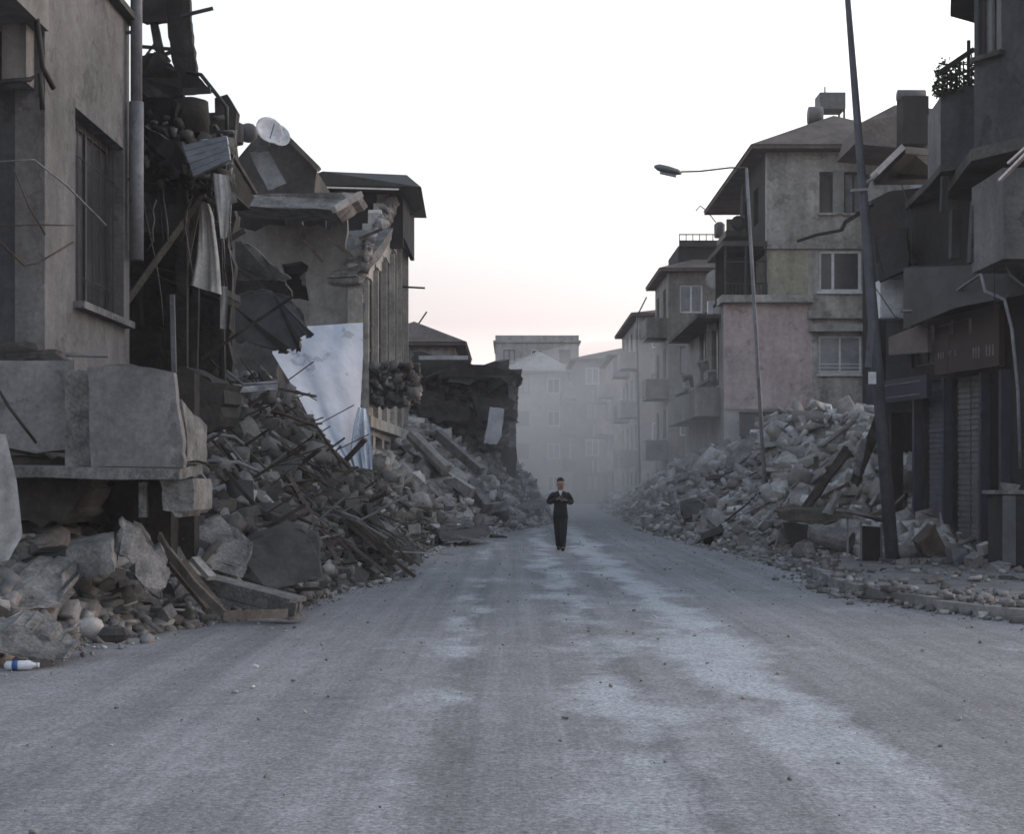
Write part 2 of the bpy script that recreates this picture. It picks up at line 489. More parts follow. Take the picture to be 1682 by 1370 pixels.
def thing(name, loc, label, cat, group=None):
    o = bpy.data.objects.new(name, None)
    o.empty_display_size = .3
    COL.objects.link(o); o.location = loc
    ORIGIN[o.name] = np.array(loc, dtype=float)
    return tag(o, label, cat, group)

def wall(mb, O, u, W, H, T, opens=(), cell=None, keep=None, jit=0.0, seed=1, n=None):
    """Wall standing on O, running W along unit u and H up, T thick away from the viewer (direction n).
    opens: (u0,v0,u1,v1) holes; keep(a,b) false = broken away."""
    O = Vector(O); u = Vector(u).normalized(); up = Vector((0, 0, 1))
    n = Vector(n).normalized() if n is not None else u.cross(up) * -1
    us, vs = {0.0, W}, {0.0, H}
    for a, b, c, d in opens:
        us |= {max(0, a), min(W, c)}; vs |= {max(0, b), min(H, d)}
    if cell:
        us |= set(np.linspace(0, W, max(2, int(W / cell) + 1)).round(4)); vs |= set(np.linspace(0, H, max(2, int(H / cell) + 1)).round(4))
    def clean(q, mx):
        q = sorted(q); r = [q[0]]
        for x in q[1:]:
            if x - r[-1] > .03 or x == mx: r.append(x)
        return r
    if cell: us, vs = clean(us, W), clean(vs, H)
    else: us, vs = sorted(us), sorted(vs)
    nu, nv = len(us) - 1, len(vs) - 1
    occ = np.ones((nu, nv), bool)
    for i in range(nu):
        for j in range(nv):
            cu, cv = (us[i] + us[i + 1]) / 2, (vs[j] + vs[j + 1]) / 2
            if any(a < cu < c and b < cv < d for a, b, c, d in opens): occ[i, j] = False
            elif keep and not keep(cu, cv): occ[i, j] = False
    rr = random.Random(seed)
    J = {(i, j): ((rr.random() - .5) * jit, (rr.random() - .5) * jit) for i in range(nu + 1) for j in range(nv + 1)} if jit else None
    def full(i, j): return 0 <= i < nu and 0 <= j < nv and occ[i, j]
    idx = {}
    def V(i, j, k):
        key = (i, j, k)
        if key not in idx:
            du = dv = 0
            if J and not all(full(a, b) for a in (i - 1, i) for b in (j - 1, j)):
                du, dv = J[i, j]
            p = O + u * (us[i] + du) + up * (vs[j] + dv) + n * (T * k)
            mb.v.append(tuple(p)); idx[key] = len(mb.v) - 1
        return idx[key]
    for i in range(nu):
        for j in range(nv):
            if not occ[i, j]: continue
            mb.f.append((V(i, j, 0), V(i + 1, j, 0), V(i + 1, j + 1, 0), V(i, j + 1, 0)))
            mb.f.append((V(i, j, 1), V(i, j + 1, 1), V(i + 1, j + 1, 1), V(i + 1, j, 1)))
            if not full(i - 1, j): mb.f.append((V(i, j, 0), V(i, j + 1, 0), V(i, j + 1, 1), V(i, j, 1)))
            if not full(i + 1, j): mb.f.append((V(i + 1, j, 0), V(i + 1, j, 1), V(i + 1, j + 1, 1), V(i + 1, j + 1, 0)))
            if not full(i, j - 1): mb.f.append((V(i, j, 0), V(i, j, 1), V(i + 1, j, 1), V(i + 1, j, 0)))
            if not full(i, j + 1): mb.f.append((V(i, j + 1, 0), V(i + 1, j + 1, 0), V(i + 1, j + 1, 1), V(i, j + 1, 1)))
    return mb

def window(parent, O, u, rect, n, frame='frame_dark', glass='glass', mull=(1,), inset=.12, fw=.06, name='window', sill=None, transom=None):
    """Window frame as a part, its pane as a sub-part, a sill as another."""
    O = Vector(O); u = Vector(u).normalized(); up = Vector((0, 0, 1)); n = Vector(n).normalized()
    a, b, c, d = rect
    mb = MB()
    def bar(u0, v0, u1, v1, t0=inset, t1=inset + .06):
        q = [O + u * x + up * y + n * t for t in (t0, t1) for x, y in ((u0, v0), (u1, v0), (u1, v1), (u0, v1))]
        mb.hexa(q)
    bar(a, b, c, b + fw); bar(a, d - fw, c, d)
    bar(a, b + fw, a + fw, d - fw); bar(c - fw, b + fw, c, d - fw)
    for k in mull:
        x = a + (c - a) * k
        if 0 < k < 1: bar(x - fw / 2, b + fw, x + fw / 2, d - fw)
    if transom:
        y = b + (d - b) * transom
        bar(a + fw, y - fw / 2, c - fw, y + fw / 2, inset + .004, inset + .056)
    w = obj(name, mb, frame, parent)
    g = MB()
    q = [O + u * x + up * y + n * t for t in (inset + .025, inset + .04) for x, y in ((a + fw, b + fw), (c - fw, b + fw), (c - fw, d - fw), (a + fw, d - fw))]
    g.hexa(q)
    obj('pane', g, glass, w)
    if sill:
        s = MB()
        s.hexa([O + u * x + up * y + n * t for t in (-.14, inset) for x, y in ((a - .08, b - .09), (c + .08, b - .09), (c + .08, b), (a - .08, b))])
        obj('sill', s, sill, w)
    return w

# rubble: thousands of broken pieces laid on a mound
TPL = []
_c = np.array([(-1, -1, -1), (1, -1, -1), (1, 1, -1), (-1, 1, -1), (-1, -1, 1), (1, -1, 1), (1, 1, 1), (-1, 1, 1)], float) * .5
QF = np.array([(0, 3, 2, 1), (4, 5, 6, 7), (0, 1, 5, 4), (1, 2, 6, 5), (2, 3, 7, 6), (3, 0, 4, 7)])

def rotmats(n, tilt=None):
    q = NP.normal(size=(n, 4)); q /= np.linalg.norm(q, axis=1)[:, None]
    if tilt is not None:
        yaw = NP.uniform(0, 2 * np.pi, n); a = NP.normal(0, tilt, n); ax = NP.uniform(0, 2 * np.pi, n)
        q1 = np.stack([np.cos(yaw / 2), 0 * yaw, 0 * yaw, np.sin(yaw / 2)], 1)
        q2 = np.stack([np.cos(a / 2), np.sin(a / 2) * np.cos(ax), np.sin(a / 2) * np.sin(ax), 0 * a], 1)
        w1, x1, y1, z1 = q2.T; w2, x2, y2, z2 = q1.T
        q = np.stack([w1 * w2 - x1 * x2 - y1 * y2 - z1 * z2, w1 * x2 + x1 * w2 + y1 * z2 - z1 * y2, w1 * y2 - x1 * z2 + y1 * w2 + z1 * x2, w1 * z2 + x1 * y2 - y1 * x2 + z1 * w2], 1)
    w, x, y, z = q.T
    return np.stack([1 - 2 * (y * y + z * z), 2 * (x * y - z * w), 2 * (x * z + y * w), 2 * (x * y + z * w), 1 - 2 * (x * x + z * z), 2 * (y * z - x * w), 2 * (x * z - y * w), 2 * (y * z + x * w), 1 - 2 * (x * x + y * y)], 1).reshape(-1, 3, 3)

def pieces(pos, size, jit=.26, tilt=None):
    n = len(pos)
    v = _c[None] * (1 - jit * NP.random((n, 8, 3)) ** 2) + NP.normal(0, .014, (n, 8, 3))
    v = v * size[:, None, :]
    v = np.einsum('nij,nkj->nki', rotmats(n, tilt), v) + pos[:, None, :]
    f = QF[None] + (np.arange(n) * 8)[:, None, None]
    return v.reshape(-1, 3), f.reshape(-1, 4)

def vnoise(x, y, s, seed=0):
    """Cheap smooth value noise."""
    x = np.asarray(x, float) / s + seed * 17.3; y = np.asarray(y, float) / s + seed * 9.1
    i, j = np.floor(x), np.floor(y); fx, fy = x - i, y - j
    fx, fy = fx * fx * (3 - 2 * fx), fy * fy * (3 - 2 * fy)
    def h(a, b): return np.modf(np.abs(np.sin(a * 127.1 + b * 311.7 + seed * 3.7) * 43758.5453))[0]
    return (h(i, j) * (1 - fx) + h(i + 1, j) * fx) * (1 - fy) + (h(i, j + 1) * (1 - fx) + h(i + 1, j + 1) * fx) * fy

def mound_fn(tab, side, seed, rough=.5):
    """tab rows: Y, x_toe, x_crest, height. side=-1 left of the street, +1 right."""
    T = np.array(tab, float)
    def h(x, y):
        xt, xc, zc = (np.interp(y, T[:, 0], T[:, k]) for k in (1, 2, 3))
        t = np.clip((x - xt) / (xc - xt + 1e-6 * side), 0, 1.0)
        base = zc * t ** .85
        nn = (vnoise(x, y, 1.7, seed) - .5) * 1.0 + (vnoise(x, y, .7, seed + 1) - .5) * .5 + (vnoise(x, y, .3, seed + 2) - .5) * .22
        return np.where(t > 0, base + nn * rough * np.clip(t * 4, 0, 1) * np.clip(zc, .3, 1.6) / 1.2, -.06 + 0 * base)
    return h

def heap(name, tab, x_far, side, seed, mat, nfrag, label, big=.5, small=.05, rough=.5, power=2.2, ystep=.25, flat=.55, rods=300, rodlen=1.2):
    h = mound_fn(tab, side, seed, rough)
    T = np.array(tab, float); y0, y1 = T[0, 0], T[-1, 0]
    xs = np.arange(min(T[:, 1].min(), x_far), max(T[:, 1].max(), x_far) + .01, .25) if side > 0 else np.arange(x_far, T[:, 1].max() + .26, .25)
    ys = np.arange(y0, y1 + .01, ystep)
    gx, gy = np.meshgrid(xs, ys)
    z = h(gx, gy)
    V = np.stack([gx, gy, z], -1).reshape(-1, 3)
    nx, ny = len(xs), len(ys)
    i = np.arange(nx * ny).reshape(ny, nx)
    Fq = np.stack([i[:-1, :-1], i[:-1, 1:], i[1:, 1:], i[1:, :-1]], -1).reshape(-1, 4)
    # fragments, more of them small
    yy = y0 + (y1 - y0) * NP.random(nfrag) ** 1.15
    xt = np.interp(yy, T[:, 0], T[:, 1]); xc = np.interp(yy, T[:, 0], T[:, 2])
    t = NP.random(nfrag) ** .9 * 1.35 - .04
    xx = xt + (xc - xt) * t
    sz = small + (big - small) * NP.random(nfrag) ** (power * 2)
    sz *= np.clip(.45 + t * 1.5, .4, 1.1)
    zz = np.maximum(h(xx, yy), 0) + sz * .12
    dims = sz[:, None] * NP.uniform([.7, .5, .14], [1.8, 1.1, flat + .1], (nfrag, 3))
    a, b = pieces(np.stack([xx, yy, zz], 1), dims, tilt=.7)
    vv = [V, a]; ff = [Fq, b + len(V)]; off = len(V) + len(a)
    if rods:
        yy = y0 + (y1 - y0) * NP.random(rods); xt = np.interp(yy, T[:, 0], T[:, 1]); xc = np.interp(yy, T[:, 0], T[:, 2])
        xx = xt + (xc - xt) * (NP.random(rods) * 1.2 + .05)
        L_ = rodlen * NP.uniform(.25, 1, rods)
        a, b = pieces(np.stack([xx, yy, h(xx, yy) + .10], 1), np.stack([L_, NP.uniform(.015, .08, rods), NP.uniform(.015, .045, rods)], 1), jit=.1, tilt=.35)
        vv.append(a); ff.append(b + off)
    o = link(name, np.concatenate(vv), np.concatenate(ff), mat)
    tag(o, label, 'rubble', kind='stuff')
    return h

def cloth(parent, name, rows, mat, nu=26, nv=26, fold=.08, freq=9, seed=1, thick=.012):
    """rows: list of (left point, right point) from top to bottom, a draped sheet with folds."""
    mb = MB(); R = [(Vector(a), Vector(b)) for a, b in rows]; m = len(R) - 1
    rr = random.Random(seed); ph = rr.random() * 6
    g = []
    for j in range(nv + 1):
        t = j / nv * m; k = min(int(t), m - 1); f = t - k
        a = R[k][0].lerp(R[k + 1][0], f); b = R[k][1].lerp(R[k + 1][1], f)
        row = []
        for i in range(nu + 1):
            s = i / nu
            p = a.lerp(b, s)
            w = math.sin(s * freq + ph + j / nv * 1.3) + .5 * math.sin(s * freq * 2.3 + ph * 2 - j / nv * 2) + .3 * math.sin(j / nv * 7 + s * 4)
            p = p + Vector((0, fold * w * (.35 + .65 * j / nv), 0))
            row.append(p)
        g.append(row)
    n0 = (nu + 1) * (nv + 1)
    vs = [p for r in g for p in r]; vs += [p + Vector((0, thick, 0)) for p in vs]
    fs = []
    for j in range(nv):
        for i in range(nu):
            a = j * (nu + 1) + i
            fs.append((a, a + nu + 1, a + nu + 2, a + 1)); fs.append(tuple(x + n0 for x in (a, a + 1, a + nu + 2, a + nu + 1)))
    mb.add(vs, fs)
    return obj(name, mb, mat, parent, smooth=True)

# ------------------------------------------------------------------ the ground and the street
mb = MB(); mb.box(-300, 300, -60, 500, -.3, 0)
tag(obj('ground', mb, 'ground'), 'bare dusty ground beside and beyond the street', kind='structure')
mb = MB(); n_ = 60
for i in range(n_):
    ya, yb = -10 + i * 4, -6 + i * 4
    mb.add([(-9, ya, .004), (9, ya, .004), (9, yb, .004), (-9, yb, .004)], [(0, 1, 2, 3)])
tag(obj('road', mb, 'road'), 'dusty asphalt street with packed wheel tracks and painted sky sheen', kind='structure')

# pavement on the right with its broken kerb
edge = [(9.2, 15.2), (7.0, 16.4), (6.05, 17.7), (5.55, 19.0), (5.25, 20.5), (5.1, 22.5), (5.25, 24.5), (5.5, 27), (5.75, 30), (6.3, 34), (7.6, 37)]
top = [(x, y, .15) for x, y in edge] + [(13, 37, .15), (13, 15.2, .15)]
mb = MB(); mb.prism([(x, y, .02) for x, y, z in top], (0, 0, .12))
tag(obj('pavement', mb, 'paving'), 'dusty pavement strip in front of the shops on the right', kind='structure')
mb = MB()
for i in range(len(edge) - 1):
    a, b = Vector((*edge[i], 0)), Vector((*edge[i + 1], 0)); L_ = (b - a).length; k = max(1, int(L_ / .75))
    for q in range(k):
        p0, p1 = a.lerp(b, (q + .02) / k), a.lerp(b, (q + .98) / k)
        dz = RNG.uniform(-.03, .015); sk = RNG.uniform(-.05, .05)
        if RNG.random() < .12: continue
        mb.beam(p0 + Vector((sk, 0, .085 + dz)), p1 + Vector((-sk, 0, .085 + dz)), .17, .17)
tag(obj('kerb', mb, 'kerb'), 'broken stone kerb along the pavement on the right', kind='structure')

# small stones scattered over the street
n_ = 9000
yy = 5 + 60 * NP.random(n_) ** 1.6; side = NP.random(n_)
xl = np.interp(yy, [5, 11.5, 15.5, 19.5, 25, 33, 46, 62, 70], [-7, -5, -4.1, -2.8, -1.9, -2, -.6, 1.6, 2])
xr = np.interp(yy, [5, 15, 17.7, 20, 27, 40, 70], [9, 8, 6, 5.2, 5.4, 4.9, 5])
w_ = np.where(NP.random(n_) < .12, NP.random(n_), NP.beta(.16, .16, n_))
xx = xl - .2 + (xr - xl + .3) * w_
sz = (.006 + .03 * NP.random(n_) ** 8) * (1 + 2.2 * (np.abs(w_ - .5) > .45))
a, b = pieces(np.stack([xx, yy, .006 + sz * .3], 1), sz[:, None] * NP.uniform([.8, .6, .4], [1.5, 1.1, .9], (n_, 3)), tilt=.4)
tag(link('gravel', a, b, 'rubble'), 'small loose stones and grit scattered on the street', 'gravel', kind='stuff')

# ------------------------------------------------------------------ rubble heaps
hA = heap('rubble_heap', [(11.4, -5.05, -6.6, .3), (13, -4.75, -6.3, .55), (15.5, -4.2, -6.0, .7), (17.5, -3.35, -5.3, .85), (18.9, -2.95, -5.0, 1.1)],
          -9, -1, 3, 'rubble_mid', 15000, 'grey rubble and stones spilling from under the sunken balcony at the near left', big=.42, small=.02, rough=.55, power=2.4, rods=300, rodlen=.7)
hB = heap('rubble_heap', [(18.5, -3.05, -5.0, 1.1), (20, -2.8, -4.9, 1.35), (22, -2.8, -4.9, 1.9), (24, -2.6, -4.9, 2.7), (26, -2.15, -4.6, 3.5), (28.5, -2.2, -4.7, 3.5), (30.5, -2.3, -4.7, 2.5), (33, -2.3, -4.7, 1.6), (37, -2.2, -4.6, 1.9), (41, -2.0, -4.2, 2.2)],
          -9, -1, 7, 'rubble_dark', 26000, 'dark tangled rubble slope below the white tarpaulin on the left', big=.5, small=.03, rough=.5, power=2.3, rods=900, rodlen=1.1)
hC = heap('rubble_heap', [(40.6, -2.1, -4.2, 2.4), (46, -.9, -3.9, 2.4), (52, .1, -3.8, 3.2), (57, 1.0, -3.6, 4.2), (63, 1.7, -3.2, 4.8), (76, 2.0, -2.6, 4.2), (96, 2.3, -1.2, 2.6)],
          -12, -1, 9, 'rubble', 15000, 'far rubble slope in front of the pancaked building, left behind the walking person', big=.75, small=.06, rough=.75, power=2.4, rods=300, rodlen=1.8)
hD = heap('rubble_heap', [(30.2, 6.4, 9.0, .25), (32, 5.7, 9.3, .75), (35, 5.4, 9.6, 1.7), (39, 5.1, 9.9, 2.85), (44, 4.75, 9.6, 3.45), (48, 4.6, 8.9, 3.35), (52, 4.6, 7.9, 2.8), (60, 5, 7.8, 2.3), (80, 5.4, 8, 1.5), (100, 5.8, 8, 1.0)],
          14, 1, 13, 'rubble_pale', 24000, 'tall pale rubble heap on the right in front of the pink apartment building', big=.62, small=.045, rough=.8, power=2.3, rods=700, rodlen=1.2)

def chunks(name, h, rows, n, label, cat, group, mat, s0, s1, yr, tr, flat=.4, seed=1, tilt=.6):
    rr = random.Random(seed)
    T = np.array(rows, float)
    for i in range(n):
        y = rr.uniform(*yr); t = rr.uniform(*tr)
        xt, xc = np.interp(y, T[:, 0], T[:, 1]), np.interp(y, T[:, 0], T[:, 2])
        x = xt + (xc - xt) * t; s = rr.uniform(s0, s1)
        mb = MB(); z = float(h(x, y))
        z = max(z, 0)
        d = (s * rr.uniform(.9, 1.6), s * rr.uniform(.7, 1.1), s * rr.uniform(flat * .6, flat * 1.3))
        R = Euler((rr.gauss(0, tilt), rr.gauss(0, tilt), rr.uniform(0, 6.3))).to_matrix()
        # an irregular broken slab: polygon with 5-7 corners, chipped thickness
        k = rr.randint(5, 7); ring = []
        for q in range(k):
            a = 6.283 * q / k + rr.uniform(-.3, .3); r = rr.uniform(.72, 1)
            ring.append((math.cos(a) * r * d[0] / 2, math.sin(a) * r * d[1] / 2))
        lo = [R @ Vector((px * rr.uniform(.85, 1.05), py * rr.uniform(.85, 1.05), -d[2] / 2 * rr.uniform(.7, 1))) for px, py in ring]
        hi = [R @ Vector((px, py, d[2] / 2 * rr.uniform(.75, 1.05))) for px, py in ring]
        c = Vector((x, y, z + d[2] * .22))
        vs = [c + p for p in lo + hi] + [c + R @ Vector((0, 0, d[2] * .46))]
        fs = [tuple(range(k))[::-1]] + [(q, (q + 1) % k, (q + 1) % k + k, q + k) for q in range(k)] + [(q + k, (q + 1) % k + k, 2 * k) for q in range(k)]
        mb.add(vs, fs)
        tag(obj(name, mb, mat, None), label, cat, group)

TA = [(11.4, -5.05, -6.6), (13, -4.75, -6.3), (15.5, -4.2, -6.0), (17.5, -3.35, -5.3), (19.5, -2.85, -4.9), (22, -2.75, -4.9), (24, -2.3, -4.9)]
TB = [(23.6, -2.3, -4.9), (26, -1.8, -4.6), (33, -2.0, -4.7), (41, -2, -4.2)]
TC = [(40.6, -2.1, -4.2), (46, -.9, -3.9), (57, 1, -3.6), (63, 1.7, -3.2), (76, 2, -2.6)]
TD = [(30.2, 6.4, 9.0), (32, 5.7, 9.3), (35, 5.4, 9.6), (39, 5.1, 9.9), (44, 4.75, 9.6), (48, 4.6, 8.9), (52, 4.6, 7.9), (60, 5, 7.8)]
chunks('concrete_chunk', hA, TA, 26, 'broken grey concrete chunk lying in the rubble at the foot of the sunken balcony', 'concrete chunk', 'concrete chunks below the sunken balcony', 'concrete', .25, .6, (12.2, 18.5), (.02, .7), .45, 3)
chunks('concrete_chunk', hB, TB, 24, 'stained concrete lump caught in the dark tangled slope below the white tarpaulin', 'concrete chunk', 'concrete lumps below the white tarpaulin', 'concrete', .2, .5, (24, 36), (.03, .9), .4, 4)
chunks('concrete_chunk', hC, TC, 30, 'dusty concrete block on the rubble slope in front of the pancaked building', 'concrete chunk', 'concrete blocks below the pancaked building', 'concrete', .6, 1.3, (42, 70), (.05, .95), .4, 5)
chunks('concrete_chunk', hD, TD, 55, 'pale broken concrete chunk on the tall rubble heap below the pink building', 'concrete chunk', 'concrete chunks below the pink building', 'concrete_pale', .3, .8, (31, 54), (.03, .98), .35, 6)

# ------------------------------------------------------------------ LEFT: near apartment building with the sunken balcony
b1 = thing('apartment_building', (-6.5, 19, 0), 'grey apartment building with a tall barred window, thick drainpipe and sunken balcony', 'building')
mb = MB(); wall(mb, (-5.5, 17.2, 3.1), (0, 1, 0), 3.8, 7.0, .35, [(1.2, .85, 3.5, 3.3), (2.2, 5.25, 4.0, 7.2)], n=(-1, 0, 0))
obj('street_wall', mb, 'plaster_grey', b1)
window(b1, (-5.5, 17.2, 3.1), (0, 1, 0), (1.2, .85, 3.5, 3.3), (-1, 0, 0), 'frame_dark', 'glass', (.5,), .2, .09, sill='concrete')
window(b1, (-5.5, 17.2, 3.1), (0, 1, 0), (2.2, 5.25, 3.8, 7.0), (-1, 0, 0), 'frame_dark', 'glass', (.5,), .2, .09, sill='concrete_dark')
mb = MB()
for k in range(7): mb.tube([(-5.62, 18.55 + k * .34, 4.0), (-5.62, 18.55 + k * .34, 6.35)], .008, 6)
for z in (4.35, 5.9): mb.tube([(-5.62, 18.42, z), (-5.62, 20.68, z)], .008, 6)
obj('window_grille', mb, 'dark_metal', b1)
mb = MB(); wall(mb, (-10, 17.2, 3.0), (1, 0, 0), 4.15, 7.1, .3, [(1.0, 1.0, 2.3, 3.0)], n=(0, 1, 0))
obj('side_wall', mb, 'plaster_blue', b1)  # darker bluish plaster puts this wall's shade into its colour
window(b1, (-10, 17.2, 3.0), (1, 0, 0), (1.0, 1.0, 2.3, 3.0), (0, 1, 0), 'frame_dark', 'glass', (.5,), .15)
mb = MB(); mb.box(-10, -5.86, 20.7, 21.0, 0, 10.1); mb.box(-10, -9.7, 17.5, 20.7, 3, 10.1); mb.box(-9.7, -5.86, 17.5, 20.7, 9.9, 10.1)
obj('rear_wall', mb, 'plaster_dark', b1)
mb = MB(); mb.box(-10, -5.45, 13.8, 17.19, 6.98, 7.14); mb.box(-5.57, -5.45, 13.8, 17.19, 7.14, 8.1); mb.box(-5.9, -5.62, 16.9, 17.19, 6.3, 6.975)
obj('upper_balcony', mb, 'plaster_brown', b1)
mb = MB(); mb.tube([(-5.36, 20.85, 4.85), (-5.36, 20.85, 7.1)], .105, 12); mb.tube([(-5.36, 20.85, 6.95), (-5.36, 20.85, 10)], .085, 12)
mb.beam((-5.5, 20.85, 6.0), (-5.36, 20.85, 6.0), .04); mb.beam((-5.5, 20.85, 8.1), (-5.36, 20.85, 8.1), .04)
obj('drainpipe', mb, 'pipe', b1, True)
# sunken balcony: floor slab, two parapet panels, ragged stubs under it
def ragged(pts, vec, j=.05, sub=5, seed=1):
    rr = random.Random(seed); out = []
    n = len(pts)
    for i in range(n):
        a, b = Vector(pts[i]), Vector(pts[(i + 1) % n]); out.append(a)
        for k in range(1, sub):
            p = a.lerp(b, k / sub) + Vector([(rr.random() - .5) * j for _ in range(3)]); out.append(p)
    return MB().prism(out, vec)
mb = ragged([P(143, 603, 16.2), P(212, 597, 16.2), P(285, 612, 16.2), P(300, 720, 16.2), P(300, 768, 16.2), P(150, 768, 16.2)], (0, .16, 0), .03, 4, 2)
obj('balcony_parapet', mb, 'parapet', b1)
mb = ragged([P(-110, 590, 16.55), P(122, 592, 16.55), P(122, 737, 16.55), P(60, 745, 16.55), P(-110, 715, 16.55)], (0, .14, 0), .02, 4, 3)
obj('balcony_parapet', mb, 'parapet', b1)
mb = MB(); mb.box(-5.0, -4.71, 16.34, 17.15, 1.85, 2.92)
obj('balcony_pier', mb, 'concrete', b1)
mb = ragged([(-7.5, 16.16, 1.73), (-3.68, 16.16, 1.70), (-3.66, 17.3, 1.76), (-3.95, 18.2, 1.78), (-7.5, 18.3, 1.80)], (0, 0, .12), .04, 5, 4)
obj('balcony_floor', mb, 'concrete', b1)
mb = ragged([(-3.74, 16.36, 1.9), (-3.72, 17.3, 1.9), (-3.76, 17.55, 2.35), (-3.80, 16.36, 2.6)], (.1, 0, 0), .05, 4, 5)
obj('balcony_parapet', mb, 'concrete', b1)
mb = MB(); mb.beam(P(236, 792, 16.5), P(236, 850, 16.5), .09); obj('prop', mb, 'concrete', b1)
mb = ragged([P(262, 788, 16.3), P(316, 786, 16.3), P(318, 838, 16.3), P(296, 850, 16.3), P(268, 838, 16.3)], (0, 1.0, 0), .05, 4, 6)
obj('broken_stub', mb, 'concrete', b1)
mb = ragged([P(-60, 738, 16.9), P(70, 742, 16.9), P(142, 780, 16.9), P(128, 842, 16.9), P(70, 866, 16.9), P(-60, 850, 16.9)], (0, 1.1, 0), .12, 5, 7)
obj('broken_stub', mb, 'concrete_dark', b1)
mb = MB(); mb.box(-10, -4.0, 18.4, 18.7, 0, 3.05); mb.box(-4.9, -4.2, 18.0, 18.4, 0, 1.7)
obj('ground_floor_shade', mb, 'charred_shade', b1)  # near-black wall fills the void under the balcony with painted shade
mb = ragged([P(-60, 556, 16.9), P(60, 565, 16.9), P(118, 592, 16.9), P(-60, 592, 16.9)], (0, .25, 0), .12, 6, 9)
obj('broken_edge', mb, 'concrete_dark', b1)
# loose wires and bars hanging off this corner
for i, (pts, r, c) in enumerate([([(-20, 266, 16), (56, 262, 16.2), (110, 305, 16.6), (174, 370, 17.4)], .011, 'steel'),
                                 ([(-20, 372, 16.4), (60, 369, 16.5), (122, 370, 16.9)], .009, 'rust'),
                                 ([(120, 398, 17), (62, 432, 16.6), (40, 436, 16.5), (-20, 378, 16.2)], .013, 'rust'),
                                 ([(60, 30, 16.8), (70, 110, 16.9), (88, 145, 17.1)], .035, 'dark_metal'),
                                 ([(-10, 135, 16.6), (50, 130, 16.8), (66, 118, 16.9), (70, 180, 16.9)], .03, 'dark_metal'),
                                 ([(20, 272, 16.2), (48, 340, 16.4), (74, 385, 16.8)], .01, 'rust'),
                                 ([(-10, 628, 16.3), (14, 668, 16.3), (60, 728, 16.35)], .018, 'dark_metal')]):
    mb = MB(); mb.tube([P(*p) for p in pts], r, 6)
    lab = ['pale bent wire crossing the corner of the near left building', 'thin rusty bar sticking straight out at the left edge below the pale wire', 'rusty sagging rod below the straight bar at the left building corner',
           'thick dark cable hanging at the top left corner', 'dark loop of cable on the corner of the left building below the upper balcony', 'thin rusty wire dropping across the side wall at the left edge', 'dark crooked rod lying across the left parapet panel'][i]
    tag(obj('wire' if r < .02 else 'cable', mb, c, None, True), lab, 'cable')
# hanging white sheet at the left edge
tag(cloth(None, 'hanging_sheet', [(P(-70, 712, 15.2), P(8, 713, 15.2)), (P(-70, 800, 15.15), P(26, 790, 15.15)), (P(-70, 880, 15.1), P(36, 880, 15.1)), (P(-70, 935, 15.1), P(16, 920, 15.1))], 'cloth_grey', 20, 24, .04, 11, 5),
    'dirty white sheet hanging at the left edge beside the sunken balcony', 'sheet')
mb = MB(); mb.tube([P(108, 583, 16.4), P(178, 585, 16.4)], .022, 6)
tag(obj('metal_rod', mb, 'steel', None, True), 'short pale metal rod lying on top of the broken parapet', 'rod')

# big individual debris at the foot of it
def slabthing(name, pts, vec, mat, label, cat, j=.05, seed=1, group=None, sub=4):
    o = obj(name, ragged(pts, vec, j, sub, seed), mat)
    return tag(o, label, cat, group)
slabthing('concrete_slab', [P(196, 862, 15.9), P(232, 868, 16.0), P(272, 912, 16.1), P(268, 985, 15.9), P(240, 975, 15.8), P(222, 925, 15.8), P(190, 918, 15.8)], (-.06, .2, .05), 'concrete', 'upright jagged concrete slab standing on the rubble below the balcony', 'concrete slab', .11, 11, None, 6)
slabthing('concrete_block', [P(108, 905, 15.6), P(182, 893, 15.4), P(188, 940, 15.3), P(112, 955, 15.5)], (-.15, .7, .1), 'concrete', 'grey squared concrete block left of the upright jagged slab', 'concrete block', .03, 12)
slabthing('concrete_slab', [P(-40, 962, 14.6), P(60, 938, 15.0), P(102, 950, 15.0), P(100, 998, 14.6), P(0, 1005, 14.2), P(-40, 1000, 14.2)], (0, .5, .12), 'concrete', 'wide sloping concrete slab at the left edge below the hanging sheet', 'concrete slab', .11, 13, None, 6)
slabthing('concrete_slab', [P(-40, 1042, 13.2), P(40, 1028, 13.4), P(66, 1042, 13.4), P(112, 1076, 13.2), P(80, 1084, 13.0), P(-40, 1066, 12.9)], (0, .35, .1), 'concrete', 'pointed slab lying lowest at the left edge above the bottle', 'concrete slab', .07, 14, None, 6)
slabthing('concrete_beam', [P(20, 915, 16.3), P(180, 893, 16.1), P(182, 905, 16.1), P(20, 935, 16.3)], (0, .35, .05), 'concrete_dark', 'long dark concrete beam lying behind the squared grey block', 'beam', .04, 15)
mb = MB(); mb.ball(P(151, 1032, 14.0), .115, 14, (1, 1, .92), .05)
tag(obj('round_stone', mb, 'stone_pale', None, True), 'pale round stone at the edge of the rubble on the near left', 'stone')
mb = MB(); mb.ball(P(190, 1042, 13.9), .12, 9, (1.3, 1, .7), .3)
tag(obj('stone', mb, 'concrete_dark'), 'dark angular stone just right of the pale round stone', 'stone')
